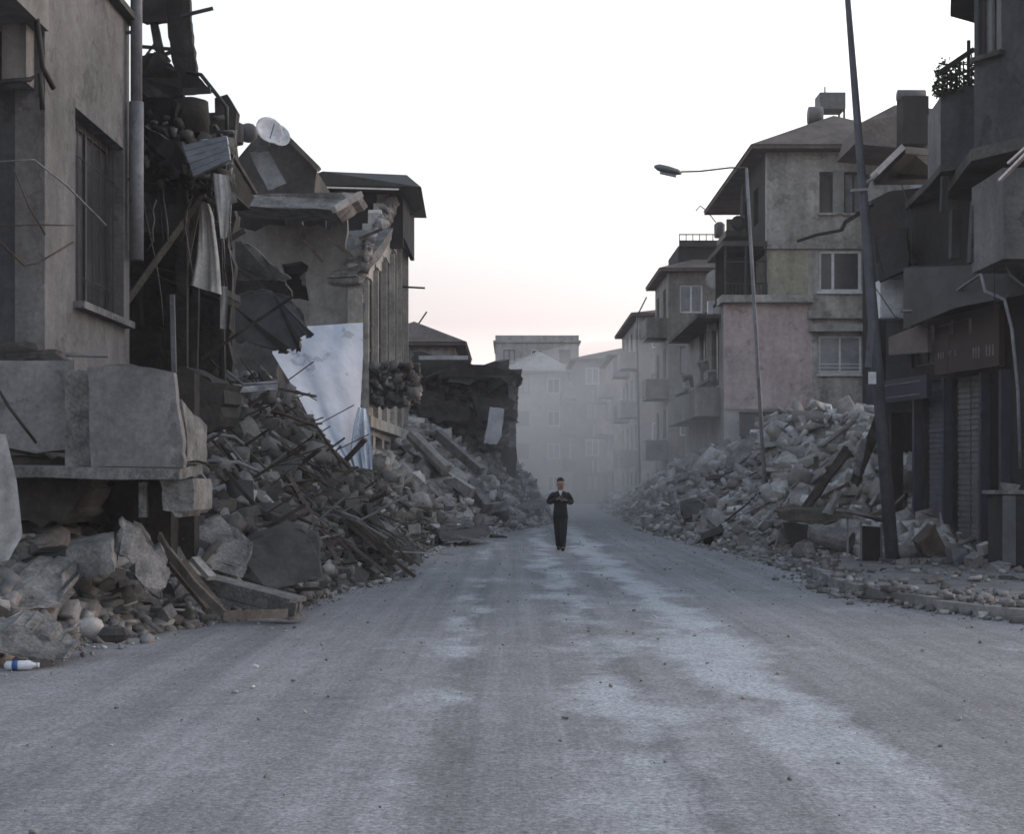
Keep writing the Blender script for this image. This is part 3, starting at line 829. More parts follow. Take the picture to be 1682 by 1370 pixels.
# bent frame and hollow beam
mb = MB()
for a, b in (((276, 905, 16.6), (318, 960, 16.4)), ((318, 960, 16.4), (368, 1010, 16.2)), ((366, 1011, 16.2), (472, 1008, 16.6)), ((262, 880, 16.9), (278, 908, 16.6))):
    mb.beam(P(*a), P(*b), .035, .10)
tag(obj('broken_window', mb, 'old_wood'), 'bent wooden window frame lying on the near left rubble at the road edge', 'frame')
mb = MB(); mb.beam(P(290, 925, 17.0), P(352, 1000, 16.7), .3, .05); 
tag(obj('wooden_board', mb, 'soot_wood'), 'dark board lying inside the bent wooden frame', 'board')
mb = MB(); a, b = P(335, 960, 17.8), P(490, 1000, 17.2)
for o_ in ((0, 0, .10), (0, 0, -.10)): mb.beam(a + Vector(o_), b + Vector(o_), .34, .05)
for o_ in ((0, .15, 0), (0, -.15, 0)): mb.beam(a + Vector(o_), b + Vector(o_), .05, .15)
tag(obj('hollow_beam', mb, 'concrete'), 'hollow grey box beam lying across the rubble foot right of the bent frame', 'beam')
mb = MB(); mb.beam(P(320, 918, 17.6), P(348, 950, 17.4), .12, .06)
tag(obj('plank', mb, 'concrete_pale'), 'short pale plank leaning above the hollow beam', 'plank')
slabthing('concrete_slab', [P(385, 900, 19.2), P(470, 862, 19.8), P(520, 880, 19.6), P(528, 950, 18.9), P(450, 968, 18.6), P(392, 948, 18.8)], (0, .12, .06), 'concrete_dark', 'smooth dark panel lying against the tangled slope right of the hollow beam', 'panel', .05, 21)
slabthing('concrete_slab', [P(300, 880, 18.9), P(360, 862, 19.4), P(412, 905, 19.0), P(398, 950, 18.5), P(340, 935, 18.4)], (0, .15, .1), 'concrete', 'grey wall panel leaning on the rubble behind the bent frame', 'panel', .06, 22)
# bottle on the road
c = P(30, 1104, 12.85); c.z = .05
bt = thing('plastic_bottle', (c.x, c.y, 0.006), 'white plastic bottle with a blue label lying at the left edge of the road', 'bottle')
mb = MB(); mb.lathe(c + Vector((-.12, 0, 0)), [(0, .02), (.015, .042), (.21, .044), (.25, .022), (.27, .02)], 12, (1, .15, 0)); obj('bottle_body', mb, 'plastic_white', bt, True)
mb = MB(); mb.lathe(c + Vector((-.055, .01, 0)), [(0, .0455), (.05, .0455)], 12, (1, .15, 0)); obj('bottle_label', mb, 'plastic_blue', bt, True)
mb = MB(); mb.lathe(c + Vector((.15, .042, 0)), [(0, .022), (.02, .022)], 10, (1, .15, 0)); obj('bottle_cap', mb, 'plastic_white', bt, True)

# ------------------------------------------------------------------ LEFT: burnt collapsed building
b2 = thing('collapsed_building', (-6.5, 24, 0), 'burnt black collapsed building behind the drainpipe, with torn curtains hanging out', 'building')
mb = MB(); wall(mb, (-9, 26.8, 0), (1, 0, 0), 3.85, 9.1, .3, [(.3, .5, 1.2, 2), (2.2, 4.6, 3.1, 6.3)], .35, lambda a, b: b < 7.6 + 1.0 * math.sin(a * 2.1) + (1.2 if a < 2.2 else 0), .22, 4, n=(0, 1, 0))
obj('broken_wall', mb, 'charred_shade', b2)
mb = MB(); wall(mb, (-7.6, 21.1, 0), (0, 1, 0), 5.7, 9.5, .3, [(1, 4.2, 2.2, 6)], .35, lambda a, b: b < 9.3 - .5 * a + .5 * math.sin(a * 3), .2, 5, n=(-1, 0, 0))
obj('broken_wall', mb, 'charred_shade', b2)
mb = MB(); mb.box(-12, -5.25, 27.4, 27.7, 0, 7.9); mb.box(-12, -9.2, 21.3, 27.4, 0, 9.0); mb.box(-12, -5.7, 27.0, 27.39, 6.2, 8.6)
obj('rear_wall', mb, 'charred_shade', b2)  # near-black walls paint the shade inside the collapsed rooms
# the hanging ragged slab at the top, sky showing through its gaps
mb = ragged([P(262, -60, 24), P(305, -60, 24), P(312, 10, 24), P(316, 55, 24), P(322, 118, 24), P(346, 148, 24), P(296, 152, 24), P(286, 110, 24), P(276, 60, 24)], (0, .16, 0), .04, 5, 28)
q_ = ragged([P(222, -60, 23.9), P(262, -60, 23.9), P(274, 33, 23.9), P(238, 36, 23.9), P(222, 30, 23.9)], (0, .14, 0), .03, 4, 29); mb.add(q_.v, q_.f)
q_ = ragged([P(246, 36, 23.95), P(258, 36, 23.95), P(270, 92, 23.95), P(262, 96, 23.95), P(252, 80, 23.95)], (0, .1, 0), .02, 4, 31); mb.add(q_.v, q_.f)
q_ = ragged([P(228, 92, 23.92), P(262, 88, 23.92), P(284, 108, 23.92), P(298, 150, 23.92), P(292, 206, 23.92), P(228, 200, 23.92)], (0, .3, 0), .12, 6, 32); mb.add(q_.v, q_.f)
mb.beam(P(232, 76, 24), P(280, 80, 24), .05, .05); mb.beam(P(236, 96, 24), P(262, 60, 24), .03, .03); mb.beam(P(262, 92, 24), P(284, 84, 24), .06, .05)
obj('hanging_slab', mb, 'charred_shade', b2)
for i, (pp, th, mt) in enumerate([
    ([(232, 150, 22.5), (292, 168, 22.5), (290, 250, 23.0), (236, 262, 23.0)], .5, 'plaster_dark'),
    ([(236, 205, 22.0), (298, 232, 22.2), (302, 285, 22.2), (240, 240, 22.2)], .3, 'plaster_dark'),
    ([(215, 255, 23.5), (378, 262, 23.8), (372, 308, 23.6), (218, 300, 23.4)], 2.2, 'charred_shade'),
    ([(208, 428, 24.5), (362, 470, 24.5), (360, 492, 24.5), (208, 452, 24.5)], 1.8, 'charred_shade'),
    ([(285, 600, 22.5), (372, 630, 22.9), (360, 700, 22.6), (300, 730, 22.2)], 1.4, 'charred_shade')]):
    mb = ragged([P(*p) for p in pp], (0, th, .05), .12, 5, 30 + i); obj('floor_slab', mb, mt, b2)
for a, b, w in (((300, 200, 23), (300, 700, 23.2), .16), ((362, 250, 24.5), (366, 640, 24.8), .10), ((325, 300, 24.2), (318, 650, 24), .12)):
    mb = MB(); mb.beam(P(*a), P(*b), w); obj('column', mb, 'charred_shade', b2)
mb = MB(); mb.tube([P(308, 118, 24), P(330, 122, 24), P(352, 150, 24), P(372, 176, 24), P(373, 232, 24)], .035, 7)
tag(obj('bent_pipe', mb, 'dark_metal', None, True), 'dark bent pipe arching out from the top of the burnt building', 'pipe')
mb = MB(); mb.beam(P(296, 26, 24), P(350, 13, 24), .05, .05)
tag(obj('steel_bar', mb, 'dark_metal'), 'short dark bar sticking into the sky at the top left', 'bar')
mb = MB(); mb.beam(P(300, 150, 23.7), P(346, 148, 23.7), .05, .1)
tag(obj('steel_bar', mb, 'dark_metal'), 'dark flat bar bridging to the bent pipe above the black barrel', 'bar')
mb = MB(); mb.lathe(P(314, 224, 23.0), [(0, .26), (.02, .29), (.2, .28), (.22, .3), (.4, .28), (.55, .27), (.6, .12)], 14)
tag(obj('water_barrel', mb, 'charred_shade', None, True), 'black barrel standing high on the burnt building under the bent pipe', 'barrel')
mb = MB()
a0 = [P(300, 238, 22.0), P(372, 222, 22.2), P(378, 262, 21.9), P(318, 290, 21.7)]
for k in range(5):
    t0, t1 = k / 5, (k + .92) / 5
    q = [a0[0].lerp(a0[3], t0), a0[1].lerp(a0[2], t0), a0[1].lerp(a0[2], t1), a0[0].lerp(a0[3], t1)]
    mb.prism(q, (0, .10, .03 * (k % 2)))
tag(obj('fallen_shutter', mb, 'steel'), 'crumpled grey roller shutter hanging high on the burnt building', 'shutter')
n_ = 620; px_ = NP.uniform(232, 374, n_); cy_ = np.interp(px_, [232, 300, 374], [215, 250, 285])
py_ = cy_ + NP.normal(0, 26, n_)
pp = np.array([P(a, b, c) for a, b, c in zip(px_, py_, NP.uniform(22.6, 24.0, n_))])
a, b = pieces(pp, NP.uniform(.03, .30, (n_, 3)) * [1.1, .8, .6], tilt=.9)
tag(link('loose_rubble', a, b, 'rubble_dark', b2), kind='stuff')
rr = random.Random(91)
for i in range(16):
    x0 = rr.uniform(232, 385); y0 = rr.uniform(180, 330); Yq = rr.uniform(22.4, 24.2); dx = rr.gauss(8, 16); ln = rr.uniform(60, 240)
    pts = [P(x0 + dx * k / 5 + rr.gauss(0, 3), y0 + ln * k / 5, Yq) for k in range(6)]
    tag(obj('cable', MB().tube(pts, rr.choice([.008, .012, .018]), 5), rr.choice(['rust', 'dark_metal', 'steel', 'steel']), None, True), 'thin wire dangling in front of the burnt black building', 'cable', 'wires dangling from the burnt building')
# splintered beams
for i, (a, b, w, mt, lab) in enumerate([
    ((205, 500, 22.6), (332, 322, 23.2), .13, 'old_wood', 'long diagonal wooden beam leaning across the black opening of the burnt building'),
    ((352, 205, 23.6), (420, 318, 24.4), .07, 'old_wood', 'straight batten sloping down right from the crumpled shutter'),
    ((330, 320, 23.4), (300, 470, 23.2), .06, 'old_wood', 'thin leaning stick right of the long diagonal beam'),
    ((283, 484, 22.0), (286, 612, 22.0), .07, 'pipe', 'pale grey upright post beside the drainpipe end'),
    ((345, 300, 24), (372, 470, 24.2), .04, 'soot_wood', 'dark stick hanging between the torn curtains'),
    ((330, 590, 23.2), (480, 488, 23.6), .07, 'charred_shade', 'long dark bar poking out right over the ragged metal sheet'),
    ((372, 396, 24.6), (402, 378, 24.6), .10, 'soot_wood', 'short black plank end beside the torn curtain'),
    ((360, 300, 24), (368, 640, 24.2), .05, 'dark_metal', 'thin black upright bar at the right edge of the burnt building')]):
    mb = MB(); mb.beam(P(*a), P(*b), w, w * .7)
    tag(obj('beam' if w > .08 else 'batten', mb, mt), lab, 'beam')
tag(cloth(None, 'torn_curtain', [(P(350, 284, 21.6), P(376, 288, 21.6)), (P(352, 325, 21.6), P(381, 322, 21.6)), (P(358, 362, 21.6), P(376, 372, 21.6)), (P(361, 392, 21.6), P(374, 390, 21.6))], 'cloth_torn', 14, 20, .05, 9, 3),
    'upper torn white curtain hanging from the burnt building', 'curtain')
tag(cloth(None, 'torn_curtain', [(P(326, 322, 23.2), P(336, 312, 23.2)), (P(326, 372, 23.2), P(350, 352, 23.2)), (P(322, 425, 23.2), P(359, 425, 23.2)), (P(312, 468, 23.2), P(364, 484, 23.2))], 'cloth_torn', 16, 20, .06, 10, 7),
    'lower wide dirty curtain hanging below the upper torn one', 'curtain')
tag(cloth(None, 'torn_curtain', [(P(304, 310, 24.1), P(330, 308, 24.1)), (P(302, 380, 24.1), P(316, 380, 24.1)), (P(300, 440, 24.1), P(308, 440, 24.1))], 'cloth_grey', 12, 16, .05, 8, 9),
    'narrow twisted curtain strip beside the long diagonal beam', 'curtain')
tag(cloth(None, 'torn_curtain', [(P(362, 470, 24.0), P(374, 470, 24.0)), (P(362, 540, 24.0), P(373, 540, 24.0))], 'cloth_grey', 6, 10, .03, 6, 11),
    'short pale rag hanging beside the ragged metal sheet', 'curtain')

# ------------------------------------------------------------------ LEFT: cut-open house with tall bays
b3 = thing('damaged_house', (-5.5, 42, 0), 'cut open house with tall dark bays, flat roof canopy and pilasters behind the white tarpaulin', 'house')
mb = MB(); wall(mb, (-9.5, 39.6, 0), (1, 0, 0), 5.45, 9.0, .3, [(3.3, 6.6, 4.0, 7.6)], .4, lambda a, b: b < 8.7 + .3 * math.sin(a * 4) and not (a > 5.0 and b > 7.6), .2, 8, n=(0, 1, 0))
obj('cross_wall', mb, 'plaster_brown', b3)
bay_open = [(.5 + k * 2.3, 3.85 + k * .12, 2.35 + k * 2.3, 7.25 + .27 * (.7 + k * 2.3)) for k in range(5)] + [(.7 + k * 2.3, .3, 2.5 + k * 2.3, 3.0) for k in range(5)]
FU = Vector((.27, 12, 0)).normalized(); FN = Vector((-FU.y, FU.x, 0))
mb = MB(); wall(mb, (-4.05, 39.6, 0), FU, 12.2, 10.8, .4, bay_open, .45, lambda a, b: b < 7.75 + .42 * a, .12, 33, n=FN)
obj('street_wall', mb, 'cream_stone', b3)
for k in range(5): window(b3, (-4.05, 39.6, 0), FU, bay_open[k], FN, 'frame_dark', 'dim_glass', (.5,), .04, .07, transom=.45)
for k in range(5): window(b3, (-4.05, 39.6, 0), FU, bay_open[5 + k], FN, 'frame_dark', 'glass', (), .3, .08)
for k in range(6):
    mb = MB(); p = Vector((-4.05, 39.6, 0)) + FU * (.2 + k * 2.3) - FN * .05
    mb.beam(p + Vector((0, 0, 3.2)), p + Vector((0, 0, 7.2 + .6 * k)), .2, .12, up=FU)
    obj('pilaster', mb, 'cream_stone', b3)
mb = MB(); p = Vector((-4.05, 39.6, 3.35)) - FN * .12; mb.beam(p, p + FU * 12.2, .22, .3); obj('cornice', mb, 'cream_stone', b3)
n_ = 240; u_ = NP.uniform(0, 9, n_)
pp = np.stack([-4.0 + .0225 * u_, 39.5 + u_, 7.7 + .40 * u_ + NP.normal(0, .12, n_)], 1)
a, b = pieces(pp, NP.uniform(.05, .4, (n_, 3)), tilt=.9); link('broken_masonry', a, b, 'rubble_mid', b3)
# broken sloping floor edge that climbs to the right
mb = ragged([P(585, 448, 39.3), P(596, 440, 39.3), P(645, 374, 41.5), P(640, 398, 41.5), P(592, 466, 39.3)], (-1.6, .6, 0), .08, 5, 41); obj('broken_floor', mb, 'concrete', b3)
mb = ragged([P(378, 320, 37.5), P(560, 316, 37.5), P(592, 318, 37.9), P(548, 345, 37.0), P(380, 336, 37.2)], (0, 2.0, .05), .07, 5, 42); obj('roof_slab', mb, 'concrete', b3)
mb = MB(); mb.beam(P(548, 344, 36.95), P(592, 319, 37.5), .2, .16); obj('broken_edge', mb, 'concrete_pale', b3)  # pale tone paints the light caught by the broken slab end
mb = MB(); mb.prism([P(505, 290, 45), P(530, 281, 45), P(668, 287, 46.0), P(692, 307, 45), P(520, 303, 45)], (-.3, 8, .5)); obj('roof_canopy', mb, 'dark_metal', b3)
mb = MB(); mb.beam(P(512, 307, 45), P(655, 311, 45), .06, .05); obj('gutter', mb, 'awning_lit', b3)
mb = MB(); mb.box(-7.5, P(662, 0, 46.6).x, 46.6, 46.9, 9.2, 11.0); mb.box(P(655, 0, 46.6).x, P(662, 0, 46.6).x, 46.9, 52, 9.6, 11.3); obj('attic_wall', mb, 'plaster_dark', b3)
mb = MB(); mb.prism([P(392, 258, 39), P(430, 212, 39), P(462, 222, 39), P(520, 280, 39), P(516, 318, 39), P(385, 322, 39)], (0, 4, 0)); obj('gable', mb, 'concrete_dark', b3)
mb = MB(); mb.beam(P(458, 212, 38.8), P(524, 278, 38.8), .35, .12); obj('roof_edge', mb, 'old_wood', b3)
mb = ragged([P(410, 250, 38.2), P(440, 248, 38.2), P(470, 300, 38.0), P(440, 312, 38.0)], (0, .1, 0), .05, 4, 44); obj('loose_sheet', mb, 'steel', b3)
mb = MB(); mb.box(-9.5, -3.82, 51.85, 52.2, 0, 9); mb.box(-9.5, -9.2, 39.9, 51.6, 0, 9); mb.box(-9.2, -4.6, 39.9, 51.6, 7.4, 7.6); mb.box(-10, -5.3, 41.5, 41.8, 7.6, 9.9); obj('rear_wall', mb, 'plaster_dark', b3)  # dark attic wall paints the shaded recess under the roof slab
n_ = 420
c_ = np.array([P(650, 632, 40.5)]); pp = c_ + np.clip(NP.normal(0, 1, (n_, 3)), -1.6, 1.6) * [.33, .45, .30]
a, b = pieces(pp, NP.uniform(.04, .32, (n_, 3)), tilt=1.2)
o_ = link('hanging_debris', a, b, 'rubble_dark', b3)
mb = ragged([P(382, 560, 37.5), P(470, 560, 37.5), P(455, 620, 37.5), P(400, 700, 37.2), P(380, 700, 37)], (0, 2, 0), .2, 5, 46); obj('broken_floor', mb, 'concrete_dark', b3)
for (x, y, r, Y) in ((441, 216, 24, 37.6), (456, 224, 20, 38.4)):
    d = thing('satellite_dish', P(x, y, Y) - Vector((0, 0, r / FPX * Y)), ['large pale satellite dish on the roof gable of the cut open house', 'smaller satellite dish just right of and behind the large one'][r == 20], 'dish')
    R_ = r / FPX * Y; ax = Vector((.5, -.8, .3)).normalized()
    mb = MB(); mb.lathe(P(x, y, Y), [(0, .02), (.01, R_ * .4), (.05, R_ * .8), (.09, R_), (.095, R_), (.06, R_ * .8), (.025, R_ * .4), (.015, .02)], 18, ax); obj('dish_bowl', mb, 'white_box', d, True)
    mb = MB(); mb.tube([P(x, y, Y) - Vector((0, 0, R_)) , P(x, y, Y) - ax * .03], .025, 6); mb.tube([P(x, y, Y) + Vector((0, 0, -R_ * .8)), P(x, y, Y) + ax * .4], .012, 6); obj('bracket', mb, 'dark_metal', d)
mb = MB(); mb.ball(P(408, 218, 37.8), .26, 12, (1, .8, 1)); tag(obj('round_tank', mb, 'tank', None, True), 'small round dark tank left of the satellite dishes', 'tank')
mb = MB(); mb.lathe(P(384, 236, 37.4), [(0, .25), (.5, .25), (.55, .15)], 10); tag(obj('chimney_pot', mb, 'concrete_dark'), 'short dark chimney pot at the left end of the gable roof', 'chimney')
# roof sheets torn loose
def torn_sheet(name, pts, vec, mat, lab, seed, teeth=.12):
    return tag(obj(name, ragged(pts, vec, teeth, 6, seed), mat), lab, 'metal sheet')
torn_sheet('metal_sheet', [P(374, 486, 30), P(440, 478, 30.4), P(478, 492, 30.4), P(516, 550, 29.6), P(492, 556, 29.6), P(494, 578, 29.6), P(478, 574, 29.6), P(470, 582, 29.6), P(440, 572, 29.6), P(376, 556, 29.4)], (0, .03, .02), 'dark_metal', 'ragged dark roof sheet pointing right above the white tarpaulin', 51, .1)
torn_sheet('metal_sheet', [P(374, 402, 31), P(398, 394, 31), P(432, 420, 31), P(478, 458, 30.6), P(440, 460, 30.8), P(376, 462, 31)], (0, .1, .03), 'concrete_dark', 'pointed torn roof sheet above the ragged dark one', 52, .08)
slabthing('roof_panel', [P(376, 456, 32), P(468, 462, 32.5), P(486, 500, 33), P(480, 540, 33), P(376, 540, 32)], (0, .2, .05), 'plaster_dark', 'dark fallen wall panel between the two torn roof sheets', 'panel', .1, 53)
for i, (a, b) in enumerate([((535, 388, 36), (580, 422, 36)), ((500, 395, 36.5), (530, 430, 36.5)), ((590, 392, 38), (628, 376, 38))]):
    mb = MB(); mb.beam(P(*a), P(*b), .09, .07)
    tag(obj('batten', mb, 'soot_wood'), ['longer dark batten sloping across the cross wall of the cut open house', 'shorter dark batten left of the longer one on the cross wall', 'dark batten lying on the broken floor under the roof canopy'][i], 'batten')
for i, (a, b) in enumerate([((658, 471, 50), (698, 473, 50)), ((661, 362, 50), (694, 338, 50)), ((686, 534, 62), (701, 512, 62))]):
    mb = MB(); mb.beam(P(*a), P(*b), .06); tag(obj('bracket', mb, 'dark_metal'), ['small bar sticking out of the street wall of the cut open house', 'thin antenna arm at the corner under the roof canopy', 'small antenna on the hipped roof behind the cut open house'][i], 'bar')

# the white tarpaulin
tag(cloth(None, 'tarpaulin', [(P(496, 536, 33.5), P(596, 530, 34.5)), (P(446, 578, 32.4), P(596, 580, 34)), (P(484, 640, 31.8), P(592, 650, 33.4)), (P(522, 712, 31.4), P(588, 715, 32.8)), (P(568, 764, 31.2), P(590, 768, 32))], 'cloth_white', 50, 50, .10, 7, 2),
    'big pale blue white tarpaulin stretched over the dark rubble slope', 'tarpaulin')
tag(cloth(None, 'white_cloth', [(P(588, 668, 32.6), P(602, 672, 32.8)), (P(580, 700, 32.2), P(608, 700, 32.4)), (P(574, 745, 31.8), P(611, 745, 32)), (P(580, 766, 31.6), P(612, 772, 31.8))], 'cloth_white', 22, 20, .09, 14, 4),
    'narrow folded white cloth hanging from the right corner of the tarpaulin', 'cloth')

# tangle of planks, pipes and bars on the left slope
tangle = [((362, 645, 26), (500, 792, 25.2), .14, 'soot_wood', 'thickest dark beam falling from the burnt building into the tangle'),
          ((498, 788, 25.2), (645, 908, 25), .12, 'soot_wood', 'dark beam continuing down right toward the road'),
          ((395, 668, 26.6), (530, 712, 26.6), .09, 'concrete', 'grey ridge beam crossing above the thick dark beam'),
          ((420, 700, 26.4), (520, 748, 26.2), .07, 'old_wood', 'brown lath just below the grey ridge beam'),
          ((560, 852, 25), (682, 948, 25), .11, 'soot_wood', 'dark beam reaching the road at the tip of the tangle'),
          ((600, 862, 25.4), (690, 930, 25.4), .06, 'rust', 'thin rusty bar at the right tip of the tangle'),
          ((520, 850, 24.4), (640, 945, 24.6), .08, 'old_wood', 'brown plank lying low in the tangle tip'),
          ((575, 835, 25.6), (665, 890, 25.6), .05, 'soot_wood', 'thin black lath above the tangle tip'),
          ((452, 838, 24), (560, 800, 24.8), .07, 'soot_wood', 'dark stick rising right in the middle of the tangle'),
          ((560, 822, 25.2), (625, 812, 25.6), .05, 'rust', 'short level bar pointing right out of the tangle'),
          ((400, 850, 22.4), (500, 890, 22.6), .07, 'soot_wood', 'dark plank above the smooth dark panel'),
          ((372, 830, 22.2), (455, 885, 22), .06, 'old_wood', 'brown plank at the left foot of the tangle'),
          ((672, 870, 27), (690, 868, 27), .3, 'concrete_pale', 'small pale board standing at the tip of the tangle'),
          ((330, 800, 21.5), (420, 850, 21.4), .08, 'concrete', 'grey lath lying below the bent pipes'),
          ((640, 905, 25.8), (745, 912, 26.5), .05, 'concrete_pale', 'thin pale strip on the road beyond the tangle tip')]
for a, b, w, mt, lab in tangle:
    mb = MB(); mb.beam(P(*a), P(*b), w, w * .55)
    tag(obj('plank', mb, mt), lab, 'plank')
for i, pts in enumerate([[(318, 752, 21.6), (326, 728, 21.6), (350, 713, 21.6), (385, 718, 21.9), (400, 730, 22)], [(326, 782, 21.4), (332, 762, 21.4), (345, 757, 21.4), (392, 760, 21.7), (425, 775, 22)], [(372, 610, 24), (400, 632, 24), (455, 628, 24.4)], [(470, 778, 24.6), (492, 762, 24.6), (540, 800, 24.8)], [(385, 690, 25.4), (440, 672, 25.6), (520, 700, 25.8), (560, 760, 26)]]):
    mb = MB(); mb.tube([P(*p) for p in pts], .028, 7)
    tag(obj('bent_pipe', mb, 'pipe' if i < 3 else 'rust', None, True), ['upper arched pipe in the dark hollow right of the balcony', 'lower arched pipe just under the upper one', 'bent pale pipe left of the tarpaulin top', 'rusty hooked pipe in the middle of the tangle', 'long rusty curved rod below the ragged roof sheet'][i], 'pipe')
rr = random.Random(77)
for i in range(200):
    y = rr.uniform(19.5, 31) if i % 3 else rr.uniform(23, 29); t = rr.uniform(0, .95)
    xt, xc = np.interp(y, [18.5, 22, 24, 26, 33], [-3.4, -3.2, -2.9, -2.5, -2.7]), -4.8
    x = xt + (xc - xt) * t; z = float(hB(np.array(x), np.array(y))) + rr.uniform(.06, .38)
    ln = rr.uniform(.5, 2.3); d = Vector((1, rr.gauss(-.15, .45), -rr.gauss(.95, .35) * (1 if rr.random() < .8 else -.7))).normalized() * ln / 2
    c = Vector((x, y, max(z, .12))); a, b = c - d, c + d
    for q in (a, b): q.z = max(q.z, .04)
    mb = MB(); w = rr.choice([.025, .035, .05, .05, .08, .11])
    mb.beam(a, b, w, max(.02, w * rr.choice([.4, .6])))
    tag(obj('plank', mb, rr.choice(['soot_wood', 'soot_wood', 'rust', 'old_wood', 'charred_shade', 'charred_shade', 'concrete', 'steel'])), 'splintered lath stuck in the dark tangle below the white tarpaulin', 'plank', 'splintered laths below the white tarpaulin')
def slab_on(name, h, x, y, w, d, t, rot, mat, lab, cat, grp=None, lift=.1, seed=1):
    r_ = random.Random(seed); R_ = Euler(rot).to_matrix(); z = max(0.05, float(h(np.array(x), np.array(y)))) + lift
    k = 8; ring = []
    for q in range(k):
        a = 6.283 * q / k + r_.uniform(-.2, .2); m = max(abs(math.cos(a)), abs(math.sin(a)))
        f = r_.uniform(.72, 1.02) / m
        ring.append((math.cos(a) * w / 2 * f, math.sin(a) * d / 2 * f))
    pts = [Vector((x, y, z)) + R_ @ Vector((p[0], p[1], -t / 2)) for p in ring]
    return tag(obj(name, ragged(pts, R_ @ Vector((0, 0, t)), .06, 3, seed), mat), lab, cat, grp)
rr = random.Random(31)
for i in range(26):
    y = rr.uniform(24, 32); xt = np.interp(y, [23.6, 26, 33], [-2.3, -1.8, -2.1]); x = xt - rr.uniform(.2, 2.6)
    slab_on('concrete_slab', hB, x, y, rr.uniform(.6, 1.7), rr.uniform(.5, 1.1), rr.uniform(.07, .16), (rr.gauss(.3, .4), rr.gauss(.65, .35), rr.uniform(-.6, .6)), rr.choice(['concrete', 'concrete_dark', 'concrete_dark', 'charred_shade']),
            'broken slab tilted down toward the road in the dark tangle below the white tarpaulin', 'concrete slab', 'tilted slabs below the white tarpaulin', .12, 200 + i)
for i in range(14):
    y = rr.uniform(12.6, 18.4); xt = np.interp(y, [11.4, 15.5, 19.5, 24], [-5.05, -4.2, -2.85, -2.3]); x = xt - rr.uniform(.3, 1.5)
    slab_on('concrete_slab', hA, x, y, rr.uniform(.4, .9), rr.uniform(.35, .7), rr.uniform(.06, .14), (rr.gauss(.4, .4), rr.gauss(.4, .4), rr.uniform(-1, 1)), rr.choice(['concrete', 'concrete', 'concrete_dark']),
            'broken slab poking out of the rubble at the foot of the sunken balcony', 'concrete slab', 'slabs below the sunken balcony', .08, 300 + i)
for i in range(36):
    y = rr.uniform(33, 52); xt, xc = np.interp(y, [32, 35, 39, 44, 48, 52], [5.7, 5.4, 5.1, 4.75, 4.6, 4.6]), 9.4; x = xt + (xc - xt) * rr.uniform(.1, .95)
    slab_on('concrete_slab', hD, x, y, rr.uniform(.8, 2.0), rr.uniform(.6, 1.3), rr.uniform(.1, .2), (rr.gauss(.3, .4), rr.gauss(-.6, .35), rr.uniform(-.6, .6)), rr.choice(['concrete', 'concrete_pale', 'concrete_dark']),
            'large broken slab tilted on the tall rubble heap below the pink building', 'concrete slab', 'tilted slabs below the pink building', .15, 400 + i)
def rebar(h, x, y, ln, r, az, up, seed, mat, lab, grp, cat='rebar', xr=(-9, 9)):
    r_ = random.Random(seed); z = max(.05, float(h(np.array(x), np.array(y))))
    p = Vector((x, y, z - .05)); d = Vector((math.cos(az), math.sin(az), up)).normalized(); pts = [p.copy()]
    bend = Vector((r_.gauss(0, .25), r_.gauss(0, .25), r_.gauss(-.30, .2)))
    for k in range(6):
        d = (d + bend * .45).normalized(); p = p + d * ln / 6; p.z = max(p.z, .03); pts.append(p.copy())
    return tag(obj('rebar', MB().tube(pts, r, 5), mat, None, True), lab, cat, grp)
for i in range(44):
    y = rr.uniform(19.5, 28.8); xt = np.interp(y, [18.5, 22, 24, 26, 33], [-3.05, -2.7, -2.3, -1.8, -2.1]); x = xt - rr.uniform(.5, 2.9)
    rebar(hB, x, y, rr.uniform(.6, 1.8), rr.uniform(.010, .02), rr.uniform(-3, 3), rr.uniform(-.2, .9), 500 + i, rr.choice(['rust', 'rust', 'dark_metal', 'steel']),
          'bent bar curling out of the dark tangle below the white tarpaulin', 'bent bars below the white tarpaulin')
for i in range(18):
    y = rr.uniform(34, 50); x = np.interp(y, [32, 39, 52], [5.7, 5.1, 4.6]) + rr.uniform(.8, 4)
    rebar(hD, x, y, rr.uniform(.6, 1.5), rr.uniform(.014, .022), rr.uniform(-3, 3), rr.uniform(0, 1.0), 600 + i, 'rust', 'bent bar curling out of the tall rubble heap below the pink building', 'bent bars below the pink building')
for i in range(60):
    y = rr.uniform(31.5, 50); xt, xc = np.interp(y, [32, 35, 39, 44, 48, 52], [5.9, 5.6, 5.3, 5.0, 4.8, 4.8]), 9.5; x = xt + (xc - xt) * rr.uniform(.05, .98)
    z = float(hD(np.array(x), np.array(y))) + rr.uniform(.1, .4); ln = rr.uniform(.5, 2.2)
    d = Vector((-1, rr.gauss(-.2, .5), -rr.gauss(.6, .4))).normalized() * ln / 2; c = Vector((x, y, max(z, .2))); a, b = c - d, c + d
    for q in (a, b): q.z = max(q.z, .05)
    w = rr.choice([.04, .06, .09, .14]); mb = MB(); mb.beam(a, b, w, w * .5)
    tag(obj('plank', mb, rr.choice(['soot_wood', 'old_wood', 'concrete', 'concrete_pale', 'rust', 'charred_shade'])), 'splintered timber stuck in the tall rubble heap below the pink building', 'plank', 'splintered timbers below the pink building')
